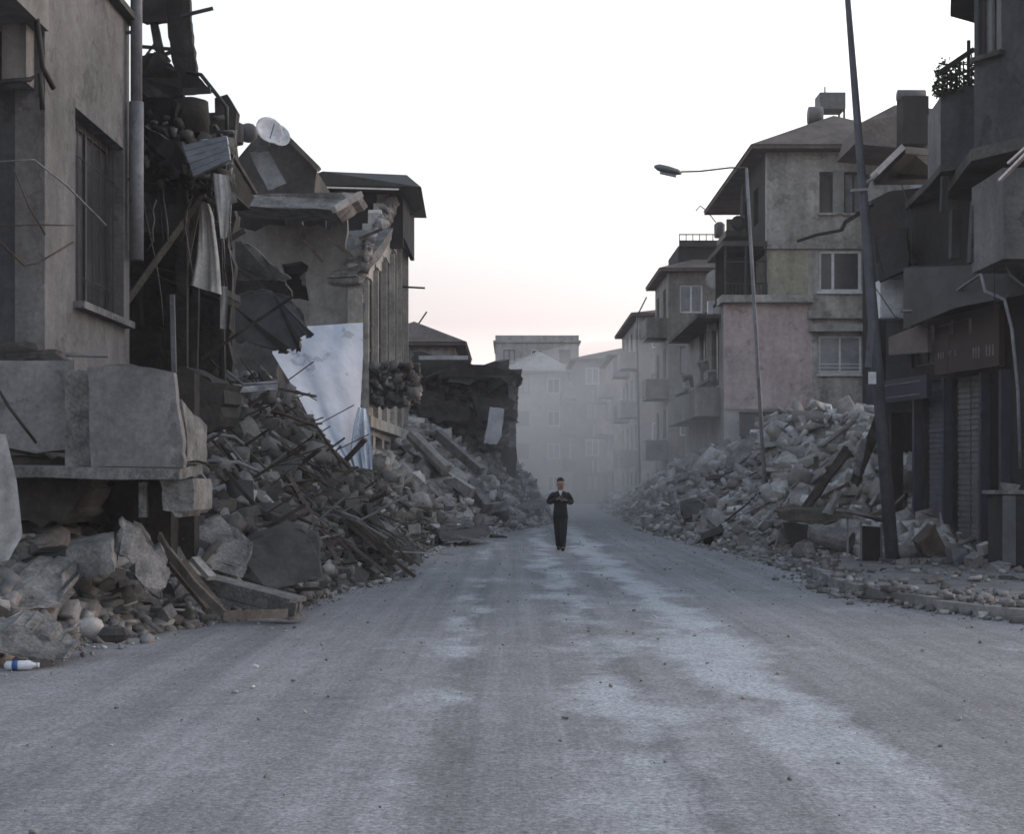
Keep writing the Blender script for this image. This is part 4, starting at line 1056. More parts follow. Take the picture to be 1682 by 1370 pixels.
for i in range(16):
    y = rr.uniform(42, 62); x = np.interp(y, [40.6, 46, 57, 63], [-2.1, -.9, 1.0, 1.7]) - rr.uniform(.6, 3.5)
    slab_on('concrete_slab', hC, x, y, rr.uniform(1.0, 2.4), rr.uniform(.7, 1.5), rr.uniform(.12, .22), (rr.gauss(.3, .4), rr.gauss(.6, .35), rr.uniform(-.6, .6)), rr.choice(['concrete', 'concrete_pale', 'concrete_dark']),
            'large broken slab on the rubble slope in front of the pancaked building', 'concrete slab', 'tilted slabs below the pancaked building', .15, 700 + i)
tag(cloth(None, 'crumpled_rag', [(P(436, 852, 23), P(462, 850, 23)), (P(440, 872, 22.9), P(474, 876, 22.9)), (P(452, 886, 22.8), P(474, 888, 22.8))], 'cloth_white', 10, 10, .07, 7, 8), 'small crumpled bluish rag in the tangle above the smooth dark panel', 'rag')
tag(cloth(None, 'crumpled_rag', [(P(378, 632, 25), P(458, 628, 25)), (P(380, 646, 24.8), P(456, 640, 24.8))], 'cloth_grey', 12, 8, .06, 8, 12), 'flat grey rag lying left of the tarpaulin', 'rag')

# ------------------------------------------------------------------ generic far apartment blocks
def hip(x0, x1, y0, y1, z, rise, over=.5):
    a, b, c, d = x0 - over, x1 + over, y0 - over, y1 + over
    w = min(b - a, d - c) / 2 * .9
    mb = MB()
    if (b - a) < (d - c): r = [((a + b) / 2, c + w, z + rise), ((a + b) / 2, d - w, z + rise)]; f = [(0, 1, 4), (1, 2, 5, 4), (2, 3, 5), (3, 0, 4, 5)]
    else: r = [(a + w, (c + d) / 2, z + rise), (b - w, (c + d) / 2, z + rise)]; f = [(0, 1, 5, 4), (1, 2, 5), (2, 3, 4, 5), (3, 0, 4)]
    mb.add([(a, c, z), (b, c, z), (b, d, z), (a, d, z)] + r, f + [(3, 2, 1, 0)])
    mb.box(a + .05, b - .05, c + .05, d - .05, z - .14, z - .004)
    return mb

def block(name, label, x0, x1, y0, y1, H, mat, side, roof='hip', rise=1.2, wins=True, storey=3.0, roofmat='tile', front_ragged=None, balc=True, nx=None):
    r = thing(name, ((x0 + x1) / 2, (y0 + y1) / 2, 0), label, 'building')
    W, D = x1 - x0, y1 - y0
    ns = max(1, int(round(H / storey))); sh = H / ns
    fo, so = [], []
    nf = nx or max(1, int(W / 2.6)); nsd = max(1, int(D / 3))
    for k in range(ns):
        for q in range(nf):
            c = (q + .5) * W / nf; fo.append((c - .55, k * sh + 1.0, c + .55, k * sh + 2.35))
        for q in range(nsd):
            c = (q + .5) * D / nsd; so.append((c - .6, k * sh + (.2 if k == 0 else .95), c + .6, k * sh + 2.35))
    mb = MB(); wall(mb, (x0, y0, 0), (1, 0, 0), W, H, .25, fo if wins else (), n=(0, 1, 0)); obj('front_wall', mb, mat, r)
    sx = x0 if side > 0 else x1; sn = (1, 0, 0) if side > 0 else (-1, 0, 0)
    mb = MB(); wall(mb, (sx, y0 + .25, 0), (0, 1, 0), D - .25, H, .25, so, n=sn); obj('street_wall', mb, mat, r)
    rx = rx2 = None
    mb = MB(); mb.box(x0 + (.25 if side > 0 else 0), x1 - (.25 if side < 0 else 0), y1 - .2, y1, 0, H)
    if side > 0: mb.box(x1 - .2, x1, y0 + .25, y1 - .2, 0, H)
    else: mb.box(x0, x0 + .2, y0 + .25, y1 - .2, 0, H)
    obj('rear_wall', mb, mat, r)
    if wins:
        for i, o in enumerate(fo): window(r, (x0, y0, 0), (1, 0, 0), o, (0, 1, 0), 'frame_white' if i % 2 else 'frame_dark', 'glass' if i % 3 else 'glass_pale', (.5,), .08, .08)
    for i, o in enumerate(so): window(r, (sx, y0 + .25, 0), (0, 1, 0), o, sn, 'frame_dark', 'glass', (.5,), .08, .08)
    if balc:
        for k in range(1, ns):
            z = k * sh
            for q in range(0, nsd, 2):
                c = y0 + (q + .5) * D / nsd; s = -side
                mb = MB(); a, b = sorted((sx, sx + s * 1.0)); mb.box(a, b, c - 1.3, c + 1.3, z - .15, z)
                e = sx + s * .97; a, b = sorted((e, e + s * .06))
                mb.box(a, b, c - 1.3, c + 1.3, z, z + .8)
                a, b = sorted((sx, sx + s * .96)); mb.box(a, b, c - 1.3, c - 1.22, z, z + .8)
                obj('balcony', mb, mat, r)
    if roof == 'hip': obj('roof', hip(x0, x1, y0, y1, H + .15, rise), roofmat, r)
    else:
        mb = MB(); mb.box(x0 - .2, x1 + .2, y0 - .2, y1 + .2, H, H + .2); mb.box(x0, x1, y0, y0 + .15, H + .2, H + .7); mb.box(x0, x0 + .15, y0 + .15, y1, H + .2, H + .7); obj('roof', mb, roofmat, r)
    return r

# far left
block('hipped_house', 'house with a low hipped roof and pale soffit behind the cut open house', -5.9, -2.35, 60, 68, 7.3, 'plaster_beige', -1, 'hip', 1.05, nx=1, balc=False)
b5 = thing('pancaked_building', (-3, 64, 0), 'pancaked dark building with a tilted roof slab crushed onto black rubble', 'building')
mb = ragged([P(676, 578, 56), P(762, 592, 56), P(858, 606, 57), P(852, 634, 57), P(806, 622, 56.5), P(760, 630, 56), P(720, 616, 56), P(676, 622, 56)], (0, 8, .3), .28, 6, 61); obj('roof_slab', mb, 'concrete_dark', b5)
mb = ragged([P(676, 640, 59), P(800, 650, 59), P(846, 700, 59), P(800, 720, 59), P(676, 720, 59)], (0, .5, 0), .3, 6, 62); obj('rear_wall', mb, 'charred_shade', b5)  # near-black backing paints the shade under the fallen roof
mb = MB(); wall(mb, P(676, 790, 61), (1, 0, 0), 4.4, 5.2, .3, [(.6, 2.6, 1.6, 4.2), (2.2, 2.4, 3.2, 4.0)], .45, lambda a, b: b < 5.0 - .25 * a, .2, 63, n=(0, 1, 0)); obj('broken_wall', mb, 'plaster_dark', b5)
n_ = 900; px_ = NP.uniform(680, 838, n_); py_ = 632 + (NP.random(n_) ** 1.3) * 100
pp = np.array([P(a, b, c) for a, b, c in zip(px_, py_, NP.uniform(58, 60.5, n_))])
a, b = pieces(pp, NP.uniform(.1, .75, (n_, 3)) * [1.2, .8, .6], tilt=.6); link('hanging_rubble', a, b, 'rubble_mid', b5)
mb = MB(); mb.box(-4.2, .0, 61.5, 61.8, 0, 5.6); obj('inner_wall', mb, 'charred_shade', b5)  # near-black wall paints the shade deep in the hollow
rr = random.Random(15)
for i in range(9):
    cx_, cy_, Yq = rr.uniform(690, 815), rr.uniform(628, 700), rr.uniform(56, 57.4); w_ = rr.uniform(16, 34); h_ = rr.uniform(8, 26); sl = rr.uniform(-10, 14)
    mb = ragged([P(cx_ - w_, cy_ - h_ + sl * .3, Yq), P(cx_ + w_ * .8, cy_ - h_ + sl, Yq), P(cx_ + w_, cy_ + h_ * .3 + sl, Yq), P(cx_ - w_ * .6, cy_ + h_ * .6, Yq)], (rr.uniform(-.3, .3), rr.uniform(.2, .9), rr.uniform(-.2, .2)), .2, 5, 900 + i)
    obj('hanging_fragment', mb, rr.choice(['concrete', 'concrete_dark', 'concrete_dark', 'charred_shade']), b5)
for a, b, w in (((841, 612, 57), (842, 735, 57), .28), ((783, 612, 58), (785, 700, 58), .3), ((690, 600, 57), (694, 720, 57), .35)):
    mb = MB(); mb.beam(P(*a), P(*b), w); obj('column', mb, 'concrete', b5)
mb = MB(); mb.box(-3.9, .1, 60, 66, 3.9, 4.15); mb.box(-3.9, .1, 65.8, 66, 0, 5.7); obj('floor_slab', mb, 'concrete_dark', b5)
mb = MB(); mb.box(P(690, 0, 56).x, P(770, 0, 56).x, 55.2, 55.3, 6.35, 6.5); obj('gutter', mb, 'white_box', b5)
slabthing('hanging_slab', [P(805, 668, 55), P(828, 672, 55), P(824, 715, 55), P(816, 730, 55), P(794, 728, 55), P(800, 700, 55)], (0, .2, 0), 'white_box', 'pale slab leaning under the right end of the pancaked building', 'slab', .05, 66)
for i, (a, b, w) in enumerate([((676, 714, 46), (733, 772, 45), .42), ((715, 770, 45.6), (776, 810, 45), .30), ((718, 712, 50), (790, 775, 49), .3), ((700, 800, 44), (735, 840, 43.5), .4), ((768, 790, 50), (800, 835, 49), .35)]):
    mb = MB(); mb.tube([P(*a), P(*b)], w / 2, 8) if i == 0 else mb.beam(P(*a), P(*b), w)
    tag(obj('fallen_column', mb, 'concrete_pale' if i < 2 else 'concrete'), ['thick pale round column sliding down the left slope beside the hipped house', 'pale square column just below the thick round one', 'grey column upslope and right of the thick round one', 'short grey column near the foot of the far left slope', 'grey column lying furthest right on the far left slope'][i], 'column')
slabthing('fallen_slab', [P(722, 870, 40), P(800, 866, 41), P(806, 878, 40), P(770, 888, 38.5), P(724, 886, 39)], (0, .5, .08), 'concrete_dark', 'dark flat slab at the road edge left of the walking person', 'slab', .08, 71)
mb = MB(); mb.beam(P(752, 882, 38.6), P(796, 890, 38.4), .1, .05); tag(obj('plank', mb, 'concrete_pale'), 'thin pale plank in front of the dark flat slab at the road edge', 'plank')
mb = MB(); mb.rbox(P(818, 883, 44.5), (.55, .4, .18), (.1, .1, .3), .3); tag(obj('concrete_chunk', mb, 'concrete_dark'), 'small dark chunk alone on the road right of the dark flat slab', 'concrete chunk')
block('hipped_house', 'low dark house far down the left side behind the rubble', -14, -6.2, 55, 66, 7, 'plaster_brown', -1, 'hip', 1.0, nx=2)

# far centre, closing the street
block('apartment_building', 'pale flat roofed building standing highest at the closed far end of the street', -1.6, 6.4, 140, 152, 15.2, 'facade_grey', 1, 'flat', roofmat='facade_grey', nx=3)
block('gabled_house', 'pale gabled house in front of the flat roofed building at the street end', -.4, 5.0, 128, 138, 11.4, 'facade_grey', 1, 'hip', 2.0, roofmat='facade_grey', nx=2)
block('apartment_building', 'hazy hipped building beside the pale gabled house at the street end', 5.2, 13, 118, 128, 11.6, 'plaster_brown', 1, 'hip', 1.2, nx=3)
block('apartment_building', 'hazy four storey building with balconies, next beyond the hipped grey one', 7.2, 15, 103, 113, 10.6, 'plaster_beige', 1, 'hip', .9, nx=3)
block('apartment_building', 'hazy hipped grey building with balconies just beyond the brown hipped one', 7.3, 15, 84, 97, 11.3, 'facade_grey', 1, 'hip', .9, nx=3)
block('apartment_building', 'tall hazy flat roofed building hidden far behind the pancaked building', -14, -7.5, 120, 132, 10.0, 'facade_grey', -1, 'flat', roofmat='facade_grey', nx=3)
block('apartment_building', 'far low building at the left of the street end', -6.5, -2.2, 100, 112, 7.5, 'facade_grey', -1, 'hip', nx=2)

# ------------------------------------------------------------------ RIGHT: brown house with hipped roof and balconies
b8 = block('apartment_building', 'brown four storey building with hipped roof, left of the pink one', 7.5, 14, 70, 76.5, 11.8, 'plaster_brown', 1, 'hip', 1.3, nx=3)
mb = MB(); q0, q1 = P(1114, 470, 71.5), P(1230, 404, 71.5); mb.box(q0.x, q1.x, 71.5, 76, q0.z, q1.z); obj('roof_terrace', mb, 'plaster_dark', b8)
mb = MB()
for k in range(9): mb.beam(P(1116 + k * 11, 384, 71.3), P(1116 + k * 11, 408, 71.3), .04)
mb.beam(P(1116, 385, 71.3), P(1206, 385, 71.3), .05); mb.beam(P(1116, 400, 71.3), P(1206, 400, 71.3), .2, .3)
obj('roof_terrace_railing', mb, 'dark_metal', b8)
tk = thing('water_tank', P(1182, 392, 68), 'small round water tank on the roof terrace of the brown building', 'tank')
mb = MB(); mb.lathe(P(1182, 390, 68), [(0, .25), (.6, .26), (.72, .12)], 12); obj('tank_body', mb, 'tank', tk, True)
mb = MB(); mb.tube([P(1176, 365, 68), P(1160, 345, 68), P(1150, 338, 68), P(1143, 346, 68)], .03, 6); tag(obj('antenna', mb, 'steel', None, True), 'bent antenna mast above the small round water tank', 'antenna')

# ------------------------------------------------------------------ RIGHT: pink apartment building
b9 = thing('apartment_building', (11, 58, 0), 'pink and beige apartment building facing the street behind the tall rubble heap', 'building')
Y9 = 54.0
def zz(py, Y=Y9): return EYE - (py - HORIZON) / FPX * Y
def xx_(px, Y=Y9): return (px - PCX) / FPX * Y
xL, xM, xR = xx_(1190), xx_(1259), xx_(1445)
xT = xx_(1328)
def w9(mb, pxa, pxb, pyt, pyb, ops=(), Y=Y9, T=.25):
    O = P(pxa, pyb, Y); W_ = xx_(pxb, Y) - O.x; H_ = zz(pyt, Y) - O.z
    return wall(mb, O, (1, 0, 0), W_, H_, T, [(xx_(a, Y) - O.x, zz(d, Y) - O.z, xx_(c, Y) - O.x, zz(b, Y) - O.z) for a, b, c, d in ops], n=(0, 1, 0))
mb = MB(); w9(mb, 1259, 1530, 245, 405, [(1346, 282, 1369, 350), (1386, 282, 1420, 350), (1440, 282, 1475, 350)]); obj('upper_wall', mb, 'plaster_beige', b9)
for o in ((1346, 282, 1369, 350), (1386, 282, 1420, 350), (1440, 282, 1475, 350)):
    window(b9, P(1259, 405, Y9), (1, 0, 0), (xx_(o[0]) - xM, zz(o[3]) - zz(405), xx_(o[2]) - xM, zz(o[1]) - zz(405)), (0, 1, 0), 'frame_dark', 'glass' if o[0] != 1386 else 'glass_pale', (.5,) if o[0] > 1350 else (), .12, .08, sill='plaster_beige')
mb = MB(); mb.box(xx_(1368), xx_(1386), Y9 - .05, Y9 - .01, zz(352), zz(280)); obj('pale_panel', mb, 'facade_grey', b9)
mb = MB(); wall(mb, (xM, Y9 + .25, zz(405)), (0, 1, 0), 6.0, zz(245) - zz(405), .25, [(1.5, 1.2, 2.6, 2.6), (3.8, 1.2, 4.8, 2.6)], n=(1, 0, 0)); obj('side_wall', mb, 'plaster_dark', b9)  # dark plaster paints this side of the beige storey in shade
mb = MB(); w9(mb, 1259, 1328, 405, 486); obj('ochre_wall', mb, 'plaster_ochre', b9)
mb = MB(); w9(mb, 1328, 1530, 405, 508, [(1345, 411, 1415, 479)], Y9 - .03, .28); obj('bay_wall', mb, 'plaster_beige', b9)
def w9win(o, Y, base, **k):
    return window(b9, P(base[0], base[1], Y), (1, 0, 0), (xx_(o[0], Y) - xx_(base[0], Y), zz(o[3], Y) - zz(base[1], Y), xx_(o[2], Y) - xx_(base[0], Y), zz(o[1], Y) - zz(base[1], Y)), (0, 1, 0), **k)
w9win((1345, 411, 1415, 479), Y9 - .03, (1328, 508), frame='frame_white', glass='glass', mull=(.34,), inset=.08, fw=.1, sill='frame_white')
mb = MB(); w9(mb, 1190, 1334, 498, 672, ()); obj('pink_wall', mb, 'plaster_pink', b9)
mb = MB(); w9(mb, 1334, 1530, 508, 672, [(1345, 552, 1415, 614)], Y9 - .02, .27); obj('lower_bay_wall', mb, 'plaster_beige', b9)
w9win((1345, 552, 1415, 614), Y9 - .02, (1334, 672), frame='frame_white', glass='glass_pale', mull=(.5,), inset=.05, fw=.07, sill='frame_white')
mb = MB()
for k in range(3): mb.beam(P(1343, 598 + k * 6, Y9 - .25), P(1417, 598 + k * 6, Y9 - .25), .03)
obj('window_rail', mb, 'frame_white', b9)
mb = MB(); w9(mb, 1190, 1530, 672, 870, [(1214, 676, 1290, 722), (1350, 700, 1420, 860)], Y9 + .05); obj('ground_wall', mb, 'facade_grey', b9)
w9win((1214, 676, 1290, 722), Y9 + .05, (1190, 870), frame='frame_dark', glass='glass', mull=(.5,), inset=.15, fw=.08)
mb = MB()
mb.box(xL - .15, xT + .1, Y9 - .35, Y9 + 1.0, zz(498), zz(486)); mb.box(xT - .05, xx_(1530), Y9 - .3, Y9 - .04, zz(524), zz(512)); mb.box(xT, xx_(1530), Y9 - .45, Y9 - .05, zz(546), zz(534))
mb.box(xM - .1, xx_(1530), Y9 - .12, Y9 - .005, zz(409), zz(402))
obj('ledge', mb, 'plaster_beige', b9)
mb = MB(); mb.box(xL, xM, Y9 + 2.3, Y9 + 2.5, zz(486), zz(405)); mb.box(xL, xM, Y9 + 1.0, Y9 + 6, zz(486) - .1, zz(486)); obj('balcony_back_wall', mb, 'plaster_dark', b9)  # dark plaster paints the shade inside the balcony recess
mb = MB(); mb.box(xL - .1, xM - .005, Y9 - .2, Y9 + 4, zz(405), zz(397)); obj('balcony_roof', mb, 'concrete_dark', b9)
mb = MB()
for k in range(12):
    x = xL + (xM - xL) * k / 11; mb.tube([(x, Y9 - .1, zz(486)), (x, Y9 - .1, zz(466))], .02, 5)
mb.beam((xL, Y9 - .1, zz(466)), (xM, Y9 - .1, zz(466)), .05)
for f in (0.02, .5, .97): mb.beam((xL + (xM - xL) * f, Y9 - .1, zz(486)), (xL + (xM - xL) * f, Y9 - .1, zz(405)), .07)
mb.beam((xL, Y9 - .1, zz(430)), (xM, Y9 - .1, zz(430)), .05)
obj('balcony_railing', mb, 'dark_metal', b9)
mb = MB(); wall(mb, (xL, Y9 + .25, 0), (0, 1, 0), 12, zz(486), .25, [(1.2, 5.4, 3.2, 8.0), (5, 5.4, 7, 8.0), (1.2, .3, 3.2, 3.0), (5, .3, 7, 3.0)], n=(1, 0, 0)); obj('side_wall', mb, 'plaster_brown', b9)
for o in ((1.2, 5.4, 3.2, 8.0), (5, 5.4, 7, 8.0), (1.2, .3, 3.2, 3.0), (5, .3, 7, 3.0)): window(b9, (xL, Y9 + .25, 0), (0, 1, 0), o, (1, 0, 0), 'frame_dark', 'glass', (.5,), .1)
mb = MB(); mb.box(xL - .9, xL, 55, 65, 4.2, 4.35); mb.box(xL - .9, xL - .82, 55, 65, 4.35, 5.3); mb.box(xL - .82, xL, 55, 55.1, 4.35, 5.3); obj('side_balcony', mb, 'plaster_brown', b9)
mb = MB(); mb.box(xL - .9, xL, 55, 65, 7.9, 8.05); obj('balcony_canopy', mb, 'concrete_dark', b9)
mb = MB(); mb.box(xR + 1.7, xR + 1.9, Y9 + .3, 66, 0, zz(245)); mb.box(xM + .3, xR + 1.7, 66, 66.2, 0, zz(245) - .4); mb.box(xL + .25, xM + .3, 64, 64.2, 0, zz(486)); obj('rear_wall', mb, 'plaster_brown', b9)
obj('roof', hip(xx_(1262), xx_(1530), Y9 + .1, Y9 + 12, zz(243), 1.9, .75), 'tile', b9)
mb = MB(); mb.box(xM - 1.0, xM - .02, Y9 + 3.4, Y9 + 6, zz(362), zz(352)); mb.tube([P(1221, 304, 58), P(1221, 352, 58)], .05, 6); obj('side_canopy', mb, 'dark_metal', b9)
tk = thing('water_tank', P(1366, 196, 58), 'boxy water tank on a stand on top of the pink building', 'tank')
mb = MB(); q0, q1 = P(1347, 178, 58), P(1389, 151, 58); mb.box(q0.x, q1.x, 58, 59, q0.z, q1.z); obj('tank_body', mb, 'tank', tk)
for px in (1349, 1387):
    for dy in (0.05, .95): mb = MB(); mb.beam(P(px, 178, 58) + Vector((0, dy, 0)), P(px, 206, 58) + Vector((0, dy, 0)), .07); obj('stand_leg', mb, 'dark_metal', tk)
mb = MB(); mb.tube([P(1355, 151, 58.3), P(1355, 142, 58.3)], .03, 6); obj('vent_pipe', mb, 'dark_metal', tk)
mb = MB(); mb.tube([P(1328, 190, 57.5) + Vector((0, 0, 0)), P(1350, 190, 57.5)], .36, 14); tag(obj('water_drum', mb, 'tank', None, True), 'round drum lying left of the boxy water tank', 'tank')
mb = MB(); mb.lathe(P(1311, 232, 56.5), [(0, .2), (.3, .22), (.42, .14)], 12); tag(obj('chimney_pot', mb, 'white_box', None, True), 'small pale chimney pot on the left slope of the pink building roof', 'chimney')
mb = MB(); mb.lathe(P(1212, 367, 55.5), [(0, .04), (.02, .25), (.06, .3), (.065, .3), (.03, .1)], 14, (.2, -1, 0)); tag(obj('satellite_dish', mb, 'dark_metal', None, True), 'dark round dish fixed at the left edge of the pink building', 'dish')
d = thing('satellite_dish', P(1175, 475, 60), 'pale satellite dish on the side balcony left of the pink building', 'dish')
mb = MB(); mb.lathe(P(1177, 460, 60), [(0, .04), (.03, .28), (.1, .45), (.105, .45), (.04, .2)], 16, (-.3, -1, .3)); obj('dish_bowl', mb, 'facade_grey', d, True)
mb = MB(); mb.tube([P(1177, 460, 60), P(1178, 500, 60)], .04, 6); obj('bracket', mb, 'dark_metal', d)
mb = MB(); q0, q1 = P(1163, 542, 57.0), P(1191, 494, 57.0); mb.box(q0.x, q1.x, 57, 57.3, q0.z, q1.z)
tag(obj('shop_board', mb, 'white_box'), 'white board hanging on the corner left of the pink wall', 'board')
rr = random.Random(5)
for i in range(9):
    mb = MB(); p = P(rr.uniform(1118, 1184), rr.uniform(600, 655), rr.uniform(56, 58)); s = rr.uniform(.3, .8)
    mb.rbox(p, (s, .3, s * rr.uniform(.4, 1.2)), (rr.uniform(-.5, .5), rr.uniform(-.5, .5), 0), .3)
    tag(obj('household_debris', mb, rr.choice(['concrete', 'facade_grey', 'cloth_dark', 'concrete_dark'])), 'broken household piece heaped on the balconies beside the pink wall', 'debris', 'broken pieces on the balconies beside the pink wall')

# ------------------------------------------------------------------ RIGHT: near dark shop building
b10 = thing('shop_building', (10.5, 29, 0), 'dark shop building with a planted balcony, maroon sign and roller shutters', 'building')
G0 = Vector((8.7, 34.0, 0)); GU = Vector((.2, -1, 0)).normalized(); GN = Vector((1, .2, 0)).normalized()
def GY(px): return 15.5 / ((px - PCX) / FPX + .2)
def gs(px): return (34 - GY(px)) / -GU.y
def gz(px, py): return EYE - (py - HORIZON) / FPX * GY(px)
ops = [(gs(1519), 0, gs(1558), 3.9), (gs(1566), 0, gs(1620), 3.9), (gs(1627), 0, gs(1652), 3.7), (gs(1464), .0, gs(1508), 3.3), (gs(1497), 4.25, gs(1538), 5.2)]
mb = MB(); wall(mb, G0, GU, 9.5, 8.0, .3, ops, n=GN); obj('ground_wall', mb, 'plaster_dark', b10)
def shutter(o, mat):
    mb = MB(); k = 34; O = G0
    for i in range(k):
        z0, z1 = o[1] + .06 + (o[3] - o[1] - .06) * i / k, o[1] + .06 + (o[3] - o[1] - .06) * (i + .82) / k
        q = [O + GU * x + GN * t + Vector((0, 0, z)) for t in (.1 + .008 * (i % 2), .14) for x, z in ((o[0], z0), (o[2], z0), (o[2], z1), (o[0], z1))]
        mb.hexa(q)
    q = [O + GU * x + GN * t + Vector((0, 0, z)) for t in (.13, .16) for x, z in ((o[0], o[1]), (o[2], o[1]), (o[2], o[3]), (o[0], o[3]))]
    mb.hexa(q)
    return obj('roller_shutter', mb, mat, b10)
shutter(ops[0], 'shutter_blue')
s0, s1 = ops[1][0], ops[1][2]; m_ = s0 + (s1 - s0) * .4
shutter((s0, 0, m_ - .02, 3.9), 'shutter'); shutter((m_ + .02, 0, s1, 3.9), 'shutter')
window(b10, G0, GU, ops[4], GN, 'frame_dark', 'glass', (.5,), .08)
for px, c in ((1561, 1), (1623, 1), (1512, 1), (1656, 1)):
    mb = MB(); p = G0 + GU * gs(px) - GN * .08; mb.beam(p, p + Vector((0, 0, 3.9)), .18, .16); obj('pilaster', mb, 'sign_blue', b10)

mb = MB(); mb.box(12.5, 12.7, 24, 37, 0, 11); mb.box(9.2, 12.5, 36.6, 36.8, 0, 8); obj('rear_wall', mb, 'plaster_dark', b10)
q = G0 + GU * gs(1640) + GN * .6; mb = MB(); mb.box(q.x, q.x + .05, q.y - 1.2, q.y + 1.2, .15, 3.6); obj('doorway_shade', mb, 'charred_shade', b10)  # near-black sheet added behind the opening as the doorway's dark
# upper storey: wall turned to the street corner
UA = Vector((8.54, 27.0, 7.84)); UU = Vector((.52, -.85, 0)).normalized(); UN = Vector((.85, .52, 0)).normalized()
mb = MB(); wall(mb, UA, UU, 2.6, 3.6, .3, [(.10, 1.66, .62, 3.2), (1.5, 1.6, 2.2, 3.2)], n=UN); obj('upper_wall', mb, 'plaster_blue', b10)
window(b10, UA, UU, (.10, 1.66, .62, 3.2), UN, 'frame_dark', 'glass', (.5,), .1, .06, sill='concrete_dark')
window(b10, UA, UU, (1.5, 1.6, 2.2, 3.2), UN, 'frame_dark', 'glass', (.5,), .1, .06)
mb = MB(); mb.prism([UA + Vector((-.06, -.02, 0)), UA + UU * 2.6 + Vector((-.06, -.02, 0)), (13, 24.0, 7.84), (13, 33, 7.84), (9.0, 30.5, 7.84)], (0, 0, -.22)); obj('floor_slab', mb, 'concrete_dark', b10)
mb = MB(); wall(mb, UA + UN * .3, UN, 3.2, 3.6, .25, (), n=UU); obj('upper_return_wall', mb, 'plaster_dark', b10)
mb = MB(); mb.prism([UA + Vector((-.45, -.1, 3.1)), UA + UU * 2.4 + Vector((-.45, -.1, 3.1)), (13, 24, 10.94), (13, 32, 10.94), (8.7, 29, 10.94)], (0, 0, .15)); obj('roof_eave', mb, 'dark_metal', b10)
# balcony with chamfered corner
B0, B1, B2 = P(1524, 0, 30.5), P(1545, 0, 29.0), P(1602, 0, 28.6)
def bal(pa, pb, z0, z1, th=.12):
    a, b = Vector((pa.x, pa.y, z0)), Vector((pb.x, pb.y, z0)); d = (b - a).normalized(); n = Vector((-d.y, d.x, 0))
    return MB().prism([a, b, b + Vector((0, 0, z1 - z0)), a + Vector((0, 0, z1 - z0))], n * th)
z0, z1 = 8.0, 9.35
obj('balcony_parapet', bal(B0, B1, z0, z1), 'plaster_grey', b10); obj('balcony_parapet', bal(B1, B2, z0, z1 + .12), 'plaster_blue', b10)  # light facet and dark facet: shading put into the parapet colours
mb = MB(); mb.prism([(B0.x, B0.y, z0), (B1.x, B1.y, z0), (B2.x, B2.y, z0), (11, 28.6, z0), (11, 33, z0), (B0.x + .2, 33, z0)], (0, 0, -.15)); obj('balcony_floor', mb, 'concrete_dark', b10)
mb = MB()
for k in range(8):
    p = Vector((8.5 + k * .08, 28.8, 9.45)); mb.beam(p, p + Vector((0, 0, .25 + .06 * k)), .025)
mb.beam((8.45, 28.8, 9.78), (9.1, 28.8, 10.22), .1, .1); mb.beam((9.0, 28.8, 9.4), (9.0, 28.8, 10.4), .06)
mb.beam((8.42, 28.8, 9.62), (9.15, 28.8, 9.85), .05); obj('balcony_railing', mb, 'dark_metal', b10)
n_ = 700
pp = np.stack([NP.uniform(8.4, 9.25, n_), NP.uniform(28.75, 29.2, n_), 9.35 + NP.random(n_) ** 1.3 * (.5 + .25 * NP.random(n_))], 1)
a, b = pieces(pp, NP.uniform(.02, .09, (n_, 3)) * [1, 1, .3], tilt=1.2)
tag(link('potted_plants', a, b, 'leaf'), 'dark straggly plants behind the railing of the right balcony', 'plants', kind='stuff')
# bay at the right edge
mb = MB(); p0, p1 = P(1648, 425, 26.2), P(1760, 275, 26.2); mb.box(p0.x, p1.x, 26.2, 28, p0.z, p1.z); obj('side_bay', mb, 'plaster_grey', b10)
mb = MB(); mb.beam(P(1643, 296, 26), P(1700, 238, 25.2), .08, .05); mb.beam(P(1656, 268, 26), P(1700, 228, 25.4), .05, .04); obj('bay_trim', mb, 'awning_lit', b10)
for a, b, w in (((1606, 330, 28), (1600, 432, 28), .22), ((1552, 290, 29), (1550, 348, 29), .13), ((1570, 345, 30), (1568, 425, 30), .2)):
    mb = MB(); mb.beam(P(*a), P(*b), w); obj('column', mb, 'plaster_blue', b10)
mb = ragged([P(1425, 296, 36), P(1542, 294, 36), P(1542, 345, 36), P(1425, 345, 36)], (0, .2, 0), .02, 2, 81); obj('gallery_wall', mb, 'plaster_beige', b10)
mb = MB(); mb.prism([P(1496, 302, 35.9), P(1534, 302, 35.9), P(1534, 318, 35.9), P(1496, 324, 35.9)], (0, .05, 0)); obj('pale_pane', mb, 'white_box', b10)
mb = MB(); mb.beam(P(1424, 290, 34), P(1545, 290, 33), .14, .1); obj('beam', mb, 'dark_metal', b10)
mb = ragged([P(1425, 350, 34), P(1470, 328, 34), P(1560, 318, 33), P(1560, 430, 32), P(1500, 440, 32.5), P(1440, 432, 33)], (0, .12, .25), .08, 4, 82); obj('torn_awning', mb, 'awning_red', b10)
mb = ragged([P(1440, 388, 32.8), P(1490, 374, 32.2), P(1492, 440, 32), P(1444, 462, 32.4)], (.1, .25, 0), .05, 4, 83); obj('hanging_panel', mb, 'plaster_dark', b10)
mb = MB(); mb.prism([P(1484, 440, 31.4), P(1660, 432, 28.4), P(1700, 480, 27), P(1570, 505, 29), P(1484, 540, 31)], (.3, .5, .12)); obj('canopy', mb, 'dark_metal', b10)
ab = MB(); q0, q1 = P(1446, 522, 33), P(1484, 452, 33)
ab.box(q0.x, q1.x, 33, 33.45, q0.z, q1.z - .1); ab.box(q0.x + .05, q1.x - .03, 32.985, 32.999, q0.z + .05, q0.z + .4)
